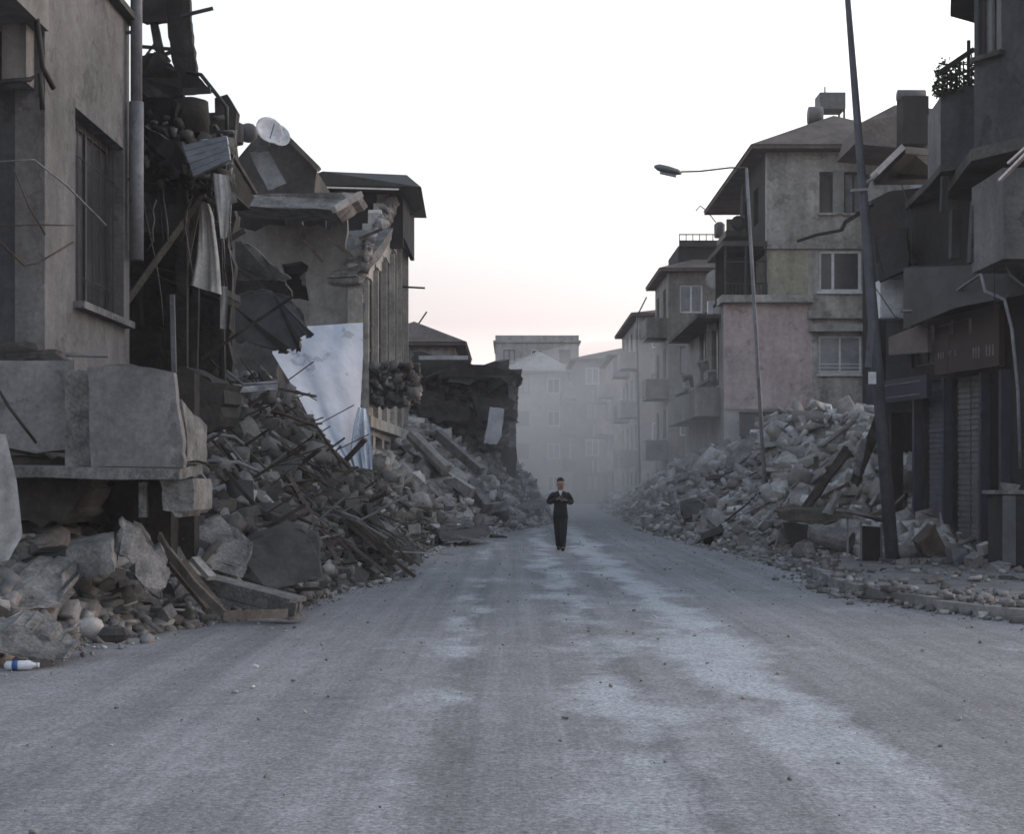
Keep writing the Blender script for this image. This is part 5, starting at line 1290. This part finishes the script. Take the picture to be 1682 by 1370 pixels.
tag(obj('air_conditioner', ab, 'white_box'), 'white air conditioner box on the facade behind the leaning street pole', 'air conditioner')
# tin roof canopy with sky light painted into its pale edge
cn = thing('tin_canopy', P(1460, 300, 33), 'small tin roof with a painted sky-lit edge sloping up behind the leaning pole', 'canopy')
mb = MB(); mb.prism([P(1434, 292, 32.6), P(1486, 240, 32.6), P(1548, 246, 35.5), P(1548, 292, 35.5)], (.02, 0, -.16)); obj('roof_sheet', mb, 'dark_metal', cn)
mb = MB(); mb.beam(P(1432, 291, 32.5), P(1484, 240, 32.5), .05, .13); obj('lit_edge', mb, 'awning_lit', cn)
# signs
sg = thing('sign_board', G0 + GU * gs(1610) + Vector((0, 0, 4.0)), 'dark maroon shop sign board above the light roller shutters', 'sign')
def board(parent, pxa, pxb, zb, zt, off, mat, th=.12, name='board'):
    a, b = G0 + GU * gs(pxa) - GN * off, G0 + GU * gs(pxb) - GN * off
    mb = MB(); mb.hexa([p + n_ * th + Vector((0, 0, z)) for n_ in (GN * 0, GN) for p, z in ((a, zb), (b, zb), (b, zt), (a, zt))]); return obj(name, mb, mat, parent)
board(sg, 1560, 1668, 3.95, 5.15, .35, 'sign_red')
rr = random.Random(9); mb = MB()
for i, (pa, wd, zc, hh) in enumerate([(1566, 12, 4.35, .13), (1582, 8, 4.35, .13), (1592, 6, 4.35, .13), (1624, 14, 4.28, .22), (1646, 16, 4.28, .22), (1586, 6, 4.9, .3), (1618, 5, 4.85, .3)]):
    a, b = G0 + GU * gs(pa) - GN * .362, G0 + GU * gs(pa + wd) - GN * .362
    k = 3
    for q in range(k):
        c0, c1 = a.lerp(b, (q + .1) / k), a.lerp(b, (q + .55) / k)
        mb.hexa([p + n_ + Vector((0, 0, z)) for n_ in (GN * 0, GN * .01) for p, z in ((c0, zc - hh / 2), (c1, zc - hh / 2), (c1, zc + hh / 2), (c0, zc + hh / 2))])
obj('lettering', mb, 'letter', sg)
sg = thing('sign_board', G0 + GU * gs(1507) + Vector((0, 0, 3.5)), 'narrow dark blue sign hanging left of the roller shutters', 'sign')
board(sg, 1456, 1558, 3.48, 3.98, .5, 'sign_blue')
mb = MB(); 
for z in (3.58, 3.86):
    a, b = G0 + GU * gs(1472) - GN * .512, G0 + GU * gs(1548) - GN * .512; mb.beam(a + Vector((0, 0, z)), b + Vector((0, 0, z)), .01, .025)
obj('lettering', mb, 'letter', sg)
q = [(1490, 4.55), (1556, 4.45), (1556, 5.1), (1490, 4.95)]
mb = MB(); mb.prism([G0 + GU * gs(a) - GN * .45 + Vector((0, 0, z)) for a, z in q], GN * .08)
tag(obj('fascia_board', mb, 'sign_pink'), 'faded pink board with slanting top left of the maroon sign', 'board')
# torn gutter reaching left
mb = MB(); pts = [(1310, 396, 33), (1340, 386, 33), (1382, 378, 33), (1388, 365, 33), (1412, 350, 33), (1432, 336, 33.2)]
for a, b in zip(pts, pts[1:]): mb.beam(P(*a), P(*b), .10, .06 + .03 * (a[0] > 1380))
tag(obj('torn_gutter', mb, 'dark_metal'), 'torn dark gutter strip reaching left past the leaning pole', 'gutter')
for i, (pts, r) in enumerate([([(1480, 511, 31), (1520, 510, 30.5), (1548, 496, 30), (1585, 468, 29), (1612, 450, 28.5), (1640, 424, 28)], .03),
                              ([(1612, 450, 27.5), (1618, 478, 27.4), (1650, 492, 27.2), (1662, 540, 27.1), (1672, 640, 27), (1676, 770, 27)], .035),
                              ([(1648, 428, 27), (1660, 452, 27), (1682, 470, 26.8)], .025),
                              ([(1420, 316, 29.2), (1428, 296, 30), (1440, 286, 31)], .035)]):
    mb = MB(); mb.tube([P(*p) for p in pts], r, 6)
    tag(obj('cable', mb, ['steel', 'pipe', 'steel', 'dark_metal'][i], None, True), ['slack cable swooping up right under the dark canopy', 'bent grey conduit hanging in front of the right shop front', 'short loose cable at the right edge under the side bay', 'short cable between the pole bracket and the tin roof'][i], 'cable')
for i, pts in enumerate([[(1436, 470, 31.5), (1470, 520, 31.5), (1530, 540, 30.5), (1600, 520, 28.8), (1668, 480, 27.2)], [(1480, 300, 32), (1500, 360, 32), (1496, 420, 32), (1512, 500, 31.6)],
                          [(1612, 300, 27.6), (1618, 360, 27.6), (1632, 420, 27.4), (1634, 500, 27.2)], [(1560, 520, 30), (1556, 600, 30), (1562, 700, 30)]]):
    mb = MB(); mb.tube([P(*p) for p in pts], .012, 5)
    tag(obj('cable', mb, 'dark_metal', None, True), ['thin sagging black wire strung between the white air conditioner and the bay', 'thin black wire hanging beside the tin roof', 'thin black wire hanging under the upper window', 'thin black wire running down beside the maroon sign'][i], 'cable')
# cabinet at the right edge
cb = thing('utility_cabinet', P(1690, 935, 26.4), 'grey blue cabinet with a stone top at the right edge of the pavement', 'cabinet')
q0, q1 = P(1647, 940, 26), P(1780, 812, 26)
mb = MB(); mb.box(q0.x, q1.x, 26, 26.8, .15, q1.z); obj('cabinet_body', mb, 'plaster_dark', cb)
mb = MB(); mb.box(q0.x - .01, q0.x + .22, 25.96, 25.995, .2, q1.z - .02); obj('cabinet_door', mb, 'shutter_blue', cb)
mb = MB(); mb.box(q0.x - .08, q1.x, 25.9, 26.9, q1.z + .003, q1.z + .07); obj('cabinet_top', mb, 'concrete', cb)
mb = MB(); mb.rbox(P(1658, 800, 26.2), (.3, .25, .15), (.1, .1, .2), .3); tag(obj('stone', mb, 'concrete'), 'small stone sitting on top of the right edge cabinet', 'stone')

# dark tiled house behind, seen above the tin roof
r2 = thing('tiled_house', (16, 52, 0), 'dark roofed house rising behind the tin roof on the right', 'house')
mb = MB(); mb.box(P(1452, 0, 50.5).x, 19, 50.5, 53.6, 0, 12.6); obj('wall', mb, 'plaster_dark', r2)
mb = MB().prism([P(1404, 236, 49.5), P(1416, 200, 50), P(1470, 172, 51), P(1534, 178, 51), P(1560, 250, 49.5)], (0, 2.8, 0)); obj('roof', mb, 'tile', r2)
mb = MB(); q0, q1 = P(1478, 240, 49), P(1520, 162, 49); mb.box(q0.x, q1.x, 48.6, 49.4, q0.z, q1.z); obj('chimney', mb, 'plaster_dark', r2)
mb = MB(); mb.tube([P(1474, 157, 49), P(1519, 157, 49)], .2, 10); tag(obj('water_drum', mb, 'tank', None, True), 'dark drum lying on the chimney of the dark roofed house', 'tank')

# ------------------------------------------------------------------ RIGHT: things on the pavement and heap
for i, (pts, vec, mt, lab) in enumerate([
    ([P(1326, 838, 33), P(1316, 832, 33), P(1386, 732, 35), P(1398, 742, 35)], (.1, .25, 0), 'soot_wood', 'wide dark beam leaning up right on the tall heap'),
    ([P(1396, 790, 34), P(1408, 800, 34), P(1452, 690, 36), P(1440, 672, 36)], (.1, .3, 0), 'soot_wood', 'second dark beam leaning behind the street pole'),
    ([P(1350, 842, 32), P(1362, 846, 32), P(1376, 810, 32.4), P(1370, 806, 32.4)], (.1, .1, 0), 'concrete_pale', 'short pale splinter standing between the dark leaning beams'),
    ([P(1400, 778, 34), P(1412, 782, 34), P(1424, 720, 34.6), P(1414, 722, 34.6)], (.05, .1, 0), 'concrete', 'grey splinter leaning beside the second dark beam'),
    ([P(1336, 750, 37), P(1343, 750, 37), P(1341, 795, 36.6), P(1335, 790, 36.6)], (.05, .1, 0), 'soot_wood', 'short upright dark post on the face of the tall heap')]):
    tag(obj('beam', ragged(pts, vec, .04, 4, 90 + i), mt), lab, 'beam')
slabthing('fallen_slab', [P(1284, 842, 32), P(1300, 836, 32.2), P(1398, 838, 32.4), P(1400, 852, 32), P(1330, 862, 31.8), P(1290, 856, 31.8)], (0, .8, .05), 'soot_wood', 'dark brown slab lying level at the foot of the tall heap', 'slab', .05, 95)
slabthing('concrete_stub', [P(1292, 858, 31.7), P(1328, 862, 31.7), P(1326, 905, 31.5), P(1308, 905, 31.5)], (0, .5, 0), 'charred_shade', 'dark wedge block under the dark brown slab', 'block', .04, 96)
mb = MB(); mb.tube([P(1328, 876, 30.8), P(1340, 877, 30.8), P(1398, 892, 30.4)], [.12, .22, .24], 12); tag(obj('fallen_cylinder', mb, 'concrete'), 'thick grey round column piece lying beside the metal frame', 'column')
mb = MB(); mb.ball(P(1322, 908, 29.8), .26, 9, (1, .9, .95), .3); tag(obj('boulder', mb, 'concrete'), 'grey boulder at the road corner of the pavement', 'boulder')
fr = thing('metal_rack', P(1422, 930, 28.5), 'boxy metal rack with a bent top standing left of the street pole base', 'rack')
mb = MB(); q = {k: P(*k, 28.5) for k in ((1392, 848), (1392, 930), (1414, 858), (1414, 930), (1448, 930), (1448, 862))}
for a, b in (((1392, 848), (1392, 930)), ((1414, 858), (1414, 930)), ((1448, 862), (1448, 930)), ((1392, 930), (1448, 930))): mb.beam(q[a], q[b], .035)
obj('rack_frame', mb, 'steel', fr)
mb = MB(); mb.hexa([P(1416, 932, 28.6), P(1446, 932, 28.6), P(1446, 932, 29.2), P(1416, 932, 29.2), P(1416, 864, 28.6), P(1446, 866, 28.6), P(1446, 866, 29.2), P(1416, 864, 29.2)]); obj('rack_box', mb, 'plaster_dark', fr)
mb = MB(); mb.beam(P(1380, 838, 28.2), P(1420, 846, 28.3), .4, .05); mb.beam(P(1420, 846, 28.3), P(1452, 856, 28.4), .4, .05); obj('rack_top', mb, 'steel', fr)
mb = MB(); mb.prism([P(1510, 893, 27.5), P(1536, 865, 27.5), P(1556, 905, 27.5), P(1548, 915, 27.5), P(1520, 912, 27.5)], (0, .5, .05)); mb.beam(P(1508, 895, 27.3), P(1537, 863, 27.3), .06, .05)
tag(obj('broken_crate', mb, 'soot_wood'), 'dark tipped crate with a pointed corner in front of the left shutter', 'crate')
for i, (x, y, Y, s, mt, lab) in enumerate([(1572, 912, 26.6, .38, 'shutter_blue', 'bluish box in front of the light shutters'), (1600, 920, 26.2, .34, 'concrete', 'grey cube of concrete right of the bluish box'),
                                           (1640, 935, 25.6, .36, 'concrete', 'rough lump in front of the right edge cabinet'), (1618, 900, 27, .3, 'stone_pale', 'pale lump against the shutter corner'),
                                           (1364, 955, 24.4, .3, 'plastic_white', 'crumpled white bag lying off the kerb'), (1482, 928, 27.2, .3, 'concrete', 'grey chunk right of the street pole foot'),
                                           (1660, 958, 23, .34, 'concrete_dark', 'dark chunk on the pavement at the right edge'), (1545, 985, 19.6, .28, 'concrete', 'chunk on the broken kerb below the shutters')]):
    mb = MB(); mb.rbox(P(x, y, Y), (s, s * .8, s * .7), (rr.uniform(-.3, .3), rr.uniform(-.3, .3), rr.uniform(0, 1)), .35)
    tag(obj('debris_piece', mb, mt), lab, 'debris')
mb = MB(); a, b, c = P(1412, 985, 20.6), P(1455, 990, 20.2), P(1492, 975, 20.8)
for p in (a, b, c): p.z = .05
mb.beam(a, b, .12, .03); mb.beam(b, c, .1, .03); tag(obj('bent_strip', mb, 'soot_wood'), 'dark bent strip lying on the road beside the kerb', 'strip')
n_ = 1800
yy = NP.uniform(15.5, 36, n_); kx = np.interp(yy, [15.5, 17.7, 20.5, 22.5, 27, 30, 36], [7.5, 6.0, 5.2, 5.05, 5.45, 5.7, 6.8])
xx = np.where(NP.random(n_) < .55, kx + NP.normal(.05, .3, n_), kx + NP.random(n_) * (9.3 - kx)); sz = .02 + .13 * NP.random(n_) ** 5
a, b = pieces(np.stack([xx, yy, np.where(xx > kx, .15, .005) + sz * .25], 1), sz[:, None] * NP.uniform([.8, .6, .35], [1.5, 1.1, .8], (n_, 3)), tilt=.4)
tag(link('debris_scatter', a, b, 'rubble_mid'), 'small broken stones strewn over the pavement and kerb on the right', 'rubble', kind='stuff')

# ------------------------------------------------------------------ street poles
lp = thing('street_pole', P(1465, 930, 28.0), 'tall leaning dark street pole standing on the pavement beside the metal rack', 'pole')
base = P(1466, 932, 28.0); base.z = .15
topp = P(1391, -20, 28.0)
top2 = P(1372, -200, 28.0)
mb = MB(); mb.tube([base, base.lerp(topp, .35), base.lerp(topp, .65), topp, top2], [.135, .11, .085, .055, .04], 14); obj('pole_shaft', mb, 'pole', lp, True)
mb = MB(); mb.tube([base + Vector((0, 0, -.01)), base + Vector((0, 0, .06))], .24, 12); obj('pole_base', mb, 'pole', lp)
mb = MB(); mb.beam(P(1398, 313, 27.9), P(1424, 311, 27.9), .07, .05); obj('pole_bracket', mb, 'steel', lp)
mb = MB(); mb.box(P(1424, 0, 27.9).x, P(1436, 0, 27.9).x, 27.75, 27.80, 3.55, 3.78); obj('pole_plate', mb, 'white_box', lp)
mb = MB(); mb.rbox(P(1429, 565, 27.78), (.12, .02, .9), (0, .08, 0)); obj('poster', mb, 'shutter_blue', lp)
def lamp(bx, tx, ty, Y, lab, head):
    b_, t_ = P(bx, 0, Y), P(tx, ty, Y); b_.z = 0
    L_ = thing('street_lamp', b_, lab, 'street lamp')
    mb = MB(); mb.tube([b_, b_.lerp(t_, .5), t_], [.06, .05, .04], 10); obj('pole_shaft', mb, 'pipe', L_, True)
    if head:
        mb = MB(); mb.tube([t_, P(1200, 275, Y), P(1150, 281, Y), P(1112, 282, Y)], .022, 8); obj('arm', mb, 'rust', L_, True)
        hd = MB(); a, b = P(1119, 284, Y), P(1075, 273, Y - .2)
        hd.tube([a, a.lerp(b, .15), a.lerp(b, .5), a.lerp(b, .85), b], [.045, .08, .10, .09, .035], 10); o = obj('lamp_head', hd, 'steel', L_, True)
        mb = MB(); mb.prism([a.lerp(b, .2) + Vector((0, -.06, -.10)), a.lerp(b, .8) + Vector((0, -.06, -.11)), a.lerp(b, .8) + Vector((0, .06, -.11)), a.lerp(b, .2) + Vector((0, .06, -.10))], (0, 0, -.04)); obj('lens', mb, 'glass_pale', o)
    return L_
lamp(1262, 1226, 276, 38, 'slender street lamp with a long arm in front of the pink building', True)
L3 = lamp(1052, 1046, 520, 75, 'farthest thin street lamp pole in the haze on the right', False)
mb = MB(); mb.tube([P(1046, 520, 75), P(1062, 488, 75)], .04, 6); obj('arm', mb, 'pole', L3)

# ------------------------------------------------------------------ the walking person
def skinned(name, pts, edges, mat, parent, sub=1, root=0):
    """pts: list of (co, rx, ry). A surface grown round a skeleton, then frozen into a mesh."""
    me = bpy.data.meshes.new(name + '_skeleton')
    me.from_pydata([p[0] for p in pts], edges, [])
    o = bpy.data.objects.new(name + '_skeleton', me); COL.objects.link(o)
    md = o.modifiers.new('skin', 'SKIN'); md.use_smooth_shade = True; md.branch_smoothing = .6
    for i, p in enumerate(pts):
        sv = me.skin_vertices[0].data[i]; sv.radius = (p[1], p[2]); sv.use_root = (i == root)
    sd = o.modifiers.new('sub', 'SUBSURF'); sd.levels = sub; sd.render_levels = sub
    dg = bpy.context.evaluated_depsgraph_get(); dg.update()
    ev = o.evaluated_get(dg); m2 = ev.to_mesh()
    vs = [tuple(v.co) for v in m2.vertices]; fs = [tuple(p.vertices) for p in m2.polygons]
    ev.to_mesh_clear(); bpy.data.objects.remove(o)
    return link(name, vs, fs, mat, parent, True)

FX, FY = 1.19, 35.9
pr = thing('person', (FX, FY, .004), 'person in black jacket and trousers walking along the road holding a phone at the chest', 'person')
def W(x, y, z): return (FX + x, FY + y, z + .01)
# body (bare skin): legs, trunk, neck, head, arms to the wrist; one continuous surface
pts = [(W(0, 0, .95), .10, .07), (W(0, -.01, 1.12), .115, .085), (W(0, -.01, 1.30), .14, .095), (W(0, -.005, 1.42), .09, .07), (W(0, -.012, 1.485), .058, .06), (W(0, -.045, 1.555), .078, .10), (W(0, -.055, 1.64), .105, .13), (W(0, -.04, 1.715), .085, .11),
       (W(.16, 0, 1.39), .045, .045), (W(.235, .03, 1.16), .042, .042), (W(.13, -.20, 1.24), .028, .028),
       (W(-.16, 0, 1.39), .045, .045), (W(-.25, .03, 1.17), .042, .042), (W(-.08, -.22, 1.27), .028, .028),
       (W(.085, 0, .84), .055, .055), (W(.07, -.16, .50), .045, .045), (W(.05, -.20, .10), .038, .042), (W(.05, -.30, .035), .036, .03),
       (W(-.085, 0, .84), .055, .055), (W(-.065, .04, .48), .045, .045), (W(-.035, .28, .14), .038, .042), (W(-.035, .22, .04), .036, .03)]
edges = [(0, 1), (1, 2), (2, 3), (3, 4), (4, 5), (5, 6), (6, 7), (3, 8), (8, 9), (9, 10), (3, 11), (11, 12), (12, 13), (0, 14), (14, 15), (15, 16), (16, 17), (0, 18), (18, 19), (19, 20), (20, 21)]
body = skinned('body', pts, edges, 'skin', pr, 2)
# jacket: trunk and sleeves
jp = [(W(0, 0, .74), .215, .15), (W(0, 0, .92), .20, .145), (W(0, -.01, 1.10), .18, .135), (W(0, -.01, 1.30), .21, .15), (W(0, 0, 1.42), .15, .12), (W(0, -.005, 1.475), .088, .085),
      (W(.19, 0, 1.40), .10, .10), (W(.275, .03, 1.16), .085, .085), (W(.14, -.19, 1.235), .062, .062),
      (W(-.19, 0, 1.40), .10, .10), (W(-.29, .03, 1.17), .085, .085), (W(-.09, -.21, 1.265), .062, .062)]
skinned('jacket', jp, [(0, 1), (1, 2), (2, 3), (3, 4), (4, 5), (3, 6), (6, 7), (7, 8), (3, 9), (9, 10), (10, 11)], 'jacket', pr, 2, 3)
tp = [(W(0, 0, .90), .15, .12), (W(.085, 0, .80), .10, .11), (W(.075, -.16, .48), .082, .09), (W(.06, -.19, .25), .07, .08), (W(.05, -.20, .045), .062, .072), (W(-.085, 0, .80), .10, .11), (W(-.068, .04, .48), .082, .09), (W(-.05, .18, .27), .07, .08), (W(-.037, .29, .07), .062, .072)]
skinned('trousers', tp, [(0, 1), (1, 2), (2, 3), (3, 4), (0, 5), (5, 6), (6, 7), (7, 8)], 'trousers', pr, 2)
for s, y in ((.05, -.20), (-.036, .27)):
    skinned('shoe', [(W(s, y + .06, .05), .058, .058), (W(s, y - .05, .05), .058, .055), (W(s, y - .20, .04), .055, .042)], [(0, 1), (1, 2)], 'shoe', pr, 1)
mb = MB(); mb.hexa([W(-.012, -.150, 1.36), W(.012, -.150, 1.36), W(.012, -.10, 1.36), W(-.012, -.10, 1.36), W(-.05, -.128, 1.475), W(.05, -.128, 1.475), W(.05, -.06, 1.485), W(-.05, -.06, 1.485)]); obj('shirt_collar', mb, 'shirt', pr)
# hair cap
skinned('hair', [(W(0, .0, 1.655), .105, .105), (W(0, -.035, 1.735), .10, .125), (W(0, -.11, 1.735), .075, .06)], [(0, 1), (1, 2)], 'hair', pr, 2)
# face
mb = MB(); mb.prism([W(-.014, -.150, 1.595), W(.014, -.150, 1.595), W(.004, -.155, 1.64), W(-.004, -.155, 1.64)], (0, -.03, -.004)); obj('nose', mb, 'skin', body)
for s in (-1, 1):
    mb = MB(); mb.ball(W(s * .033, -.150, 1.645), .013, 8); obj('eye', mb, 'hair', body)
    mb = MB(); mb.ball(W(s * .092, -.04, 1.625), .028, 8, (.35, .7, 1.1)); obj('ear', mb, 'skin', body)
mb = MB(); mb.ball(W(0, -.140, 1.572), .024, 8, (1, .4, .25)); obj('mouth', mb, 'hair', body)
# hands: palm, four curled fingers and a thumb each, closed on the phone
for s, wx, wy, wz in ((1, .13, -.20, 1.24), (-1, -.08, -.22, 1.27)):
    hp = [(W(wx, wy, wz), .026, .020), (W(wx - s * .045, wy - .035, wz + .01), .034, .016)]
    he = [(0, 1)]
    for k in range(4):
        b0 = len(hp); zo = .028 - k * .018; ln = (.9, 1.0, .95, .75)[k]
        hp += [(W(wx - s * .070, wy - .05, wz + .01 + zo), .010, .010), (W(wx - s * (.070 + .030 * ln), wy - .062, wz + .01 + zo), .009, .009), (W(wx - s * (.070 + .042 * ln), wy - .045, wz + .008 + zo), .008, .008)]
        he += [(1, b0), (b0, b0 + 1), (b0 + 1, b0 + 2)]
    b0 = len(hp); hp += [(W(wx - s * .025, wy - .045, wz + .045), .011, .011), (W(wx - s * .055, wy - .065, wz + .062), .009, .009)]; he += [(1, b0), (b0, b0 + 1)]
    skinned('hand', hp, he, 'skin', body, 1)
mb = MB(); mb.rbox(W(.02, -.285, 1.285), (.075, .010, .15), (.5, 0, .1)); tag(obj('phone', mb, 'steel'), 'small phone held in both hands of the walking person', 'phone')

# ------------------------------------------------------------------ dust in the air
mb = MB(); mb.box(-320, 320, -70, 520, -1.3, 30)
hz = bpy.data.materials.new('haze volume'); hz.use_nodes = True
nt = hz.node_tree; nt.nodes.clear()
pv = nt.nodes.new('ShaderNodeVolumePrincipled'); pv.inputs['Color'].default_value = (.86, .85, .86, 1)
pv.inputs['Density'].default_value = .0007; pv.inputs['Anisotropy'].default_value = .1
mo = nt.nodes.new('ShaderNodeOutputMaterial'); nt.links.new(pv.outputs[0], mo.inputs['Volume'])
M['haze'] = hz
tag(obj('haze', mb, 'haze'), 'pale dust haze hanging in the street', 'haze', kind='stuff')

mb = MB(); rr = random.Random(3)
mb.ball((5.5, 94, 1.0), 1, 28, (12.5, 52, 8.6), .0)
ds = bpy.data.materials.new('dust volume'); ds.use_nodes = True
nt = ds.node_tree; nt.nodes.clear()
pv = nt.nodes.new('ShaderNodeVolumePrincipled'); pv.inputs['Color'].default_value = (.97, .95, .94, 1)
pv.inputs['Density'].default_value = .012; pv.inputs['Anisotropy'].default_value = .1
mo = nt.nodes.new('ShaderNodeOutputMaterial'); nt.links.new(pv.outputs[0], mo.inputs['Volume'])
M['dust'] = ds
tag(obj('dust_cloud', mb, 'dust', None, True), 'cloud of dust drifting low over the far end of the street', 'dust', kind='stuff')
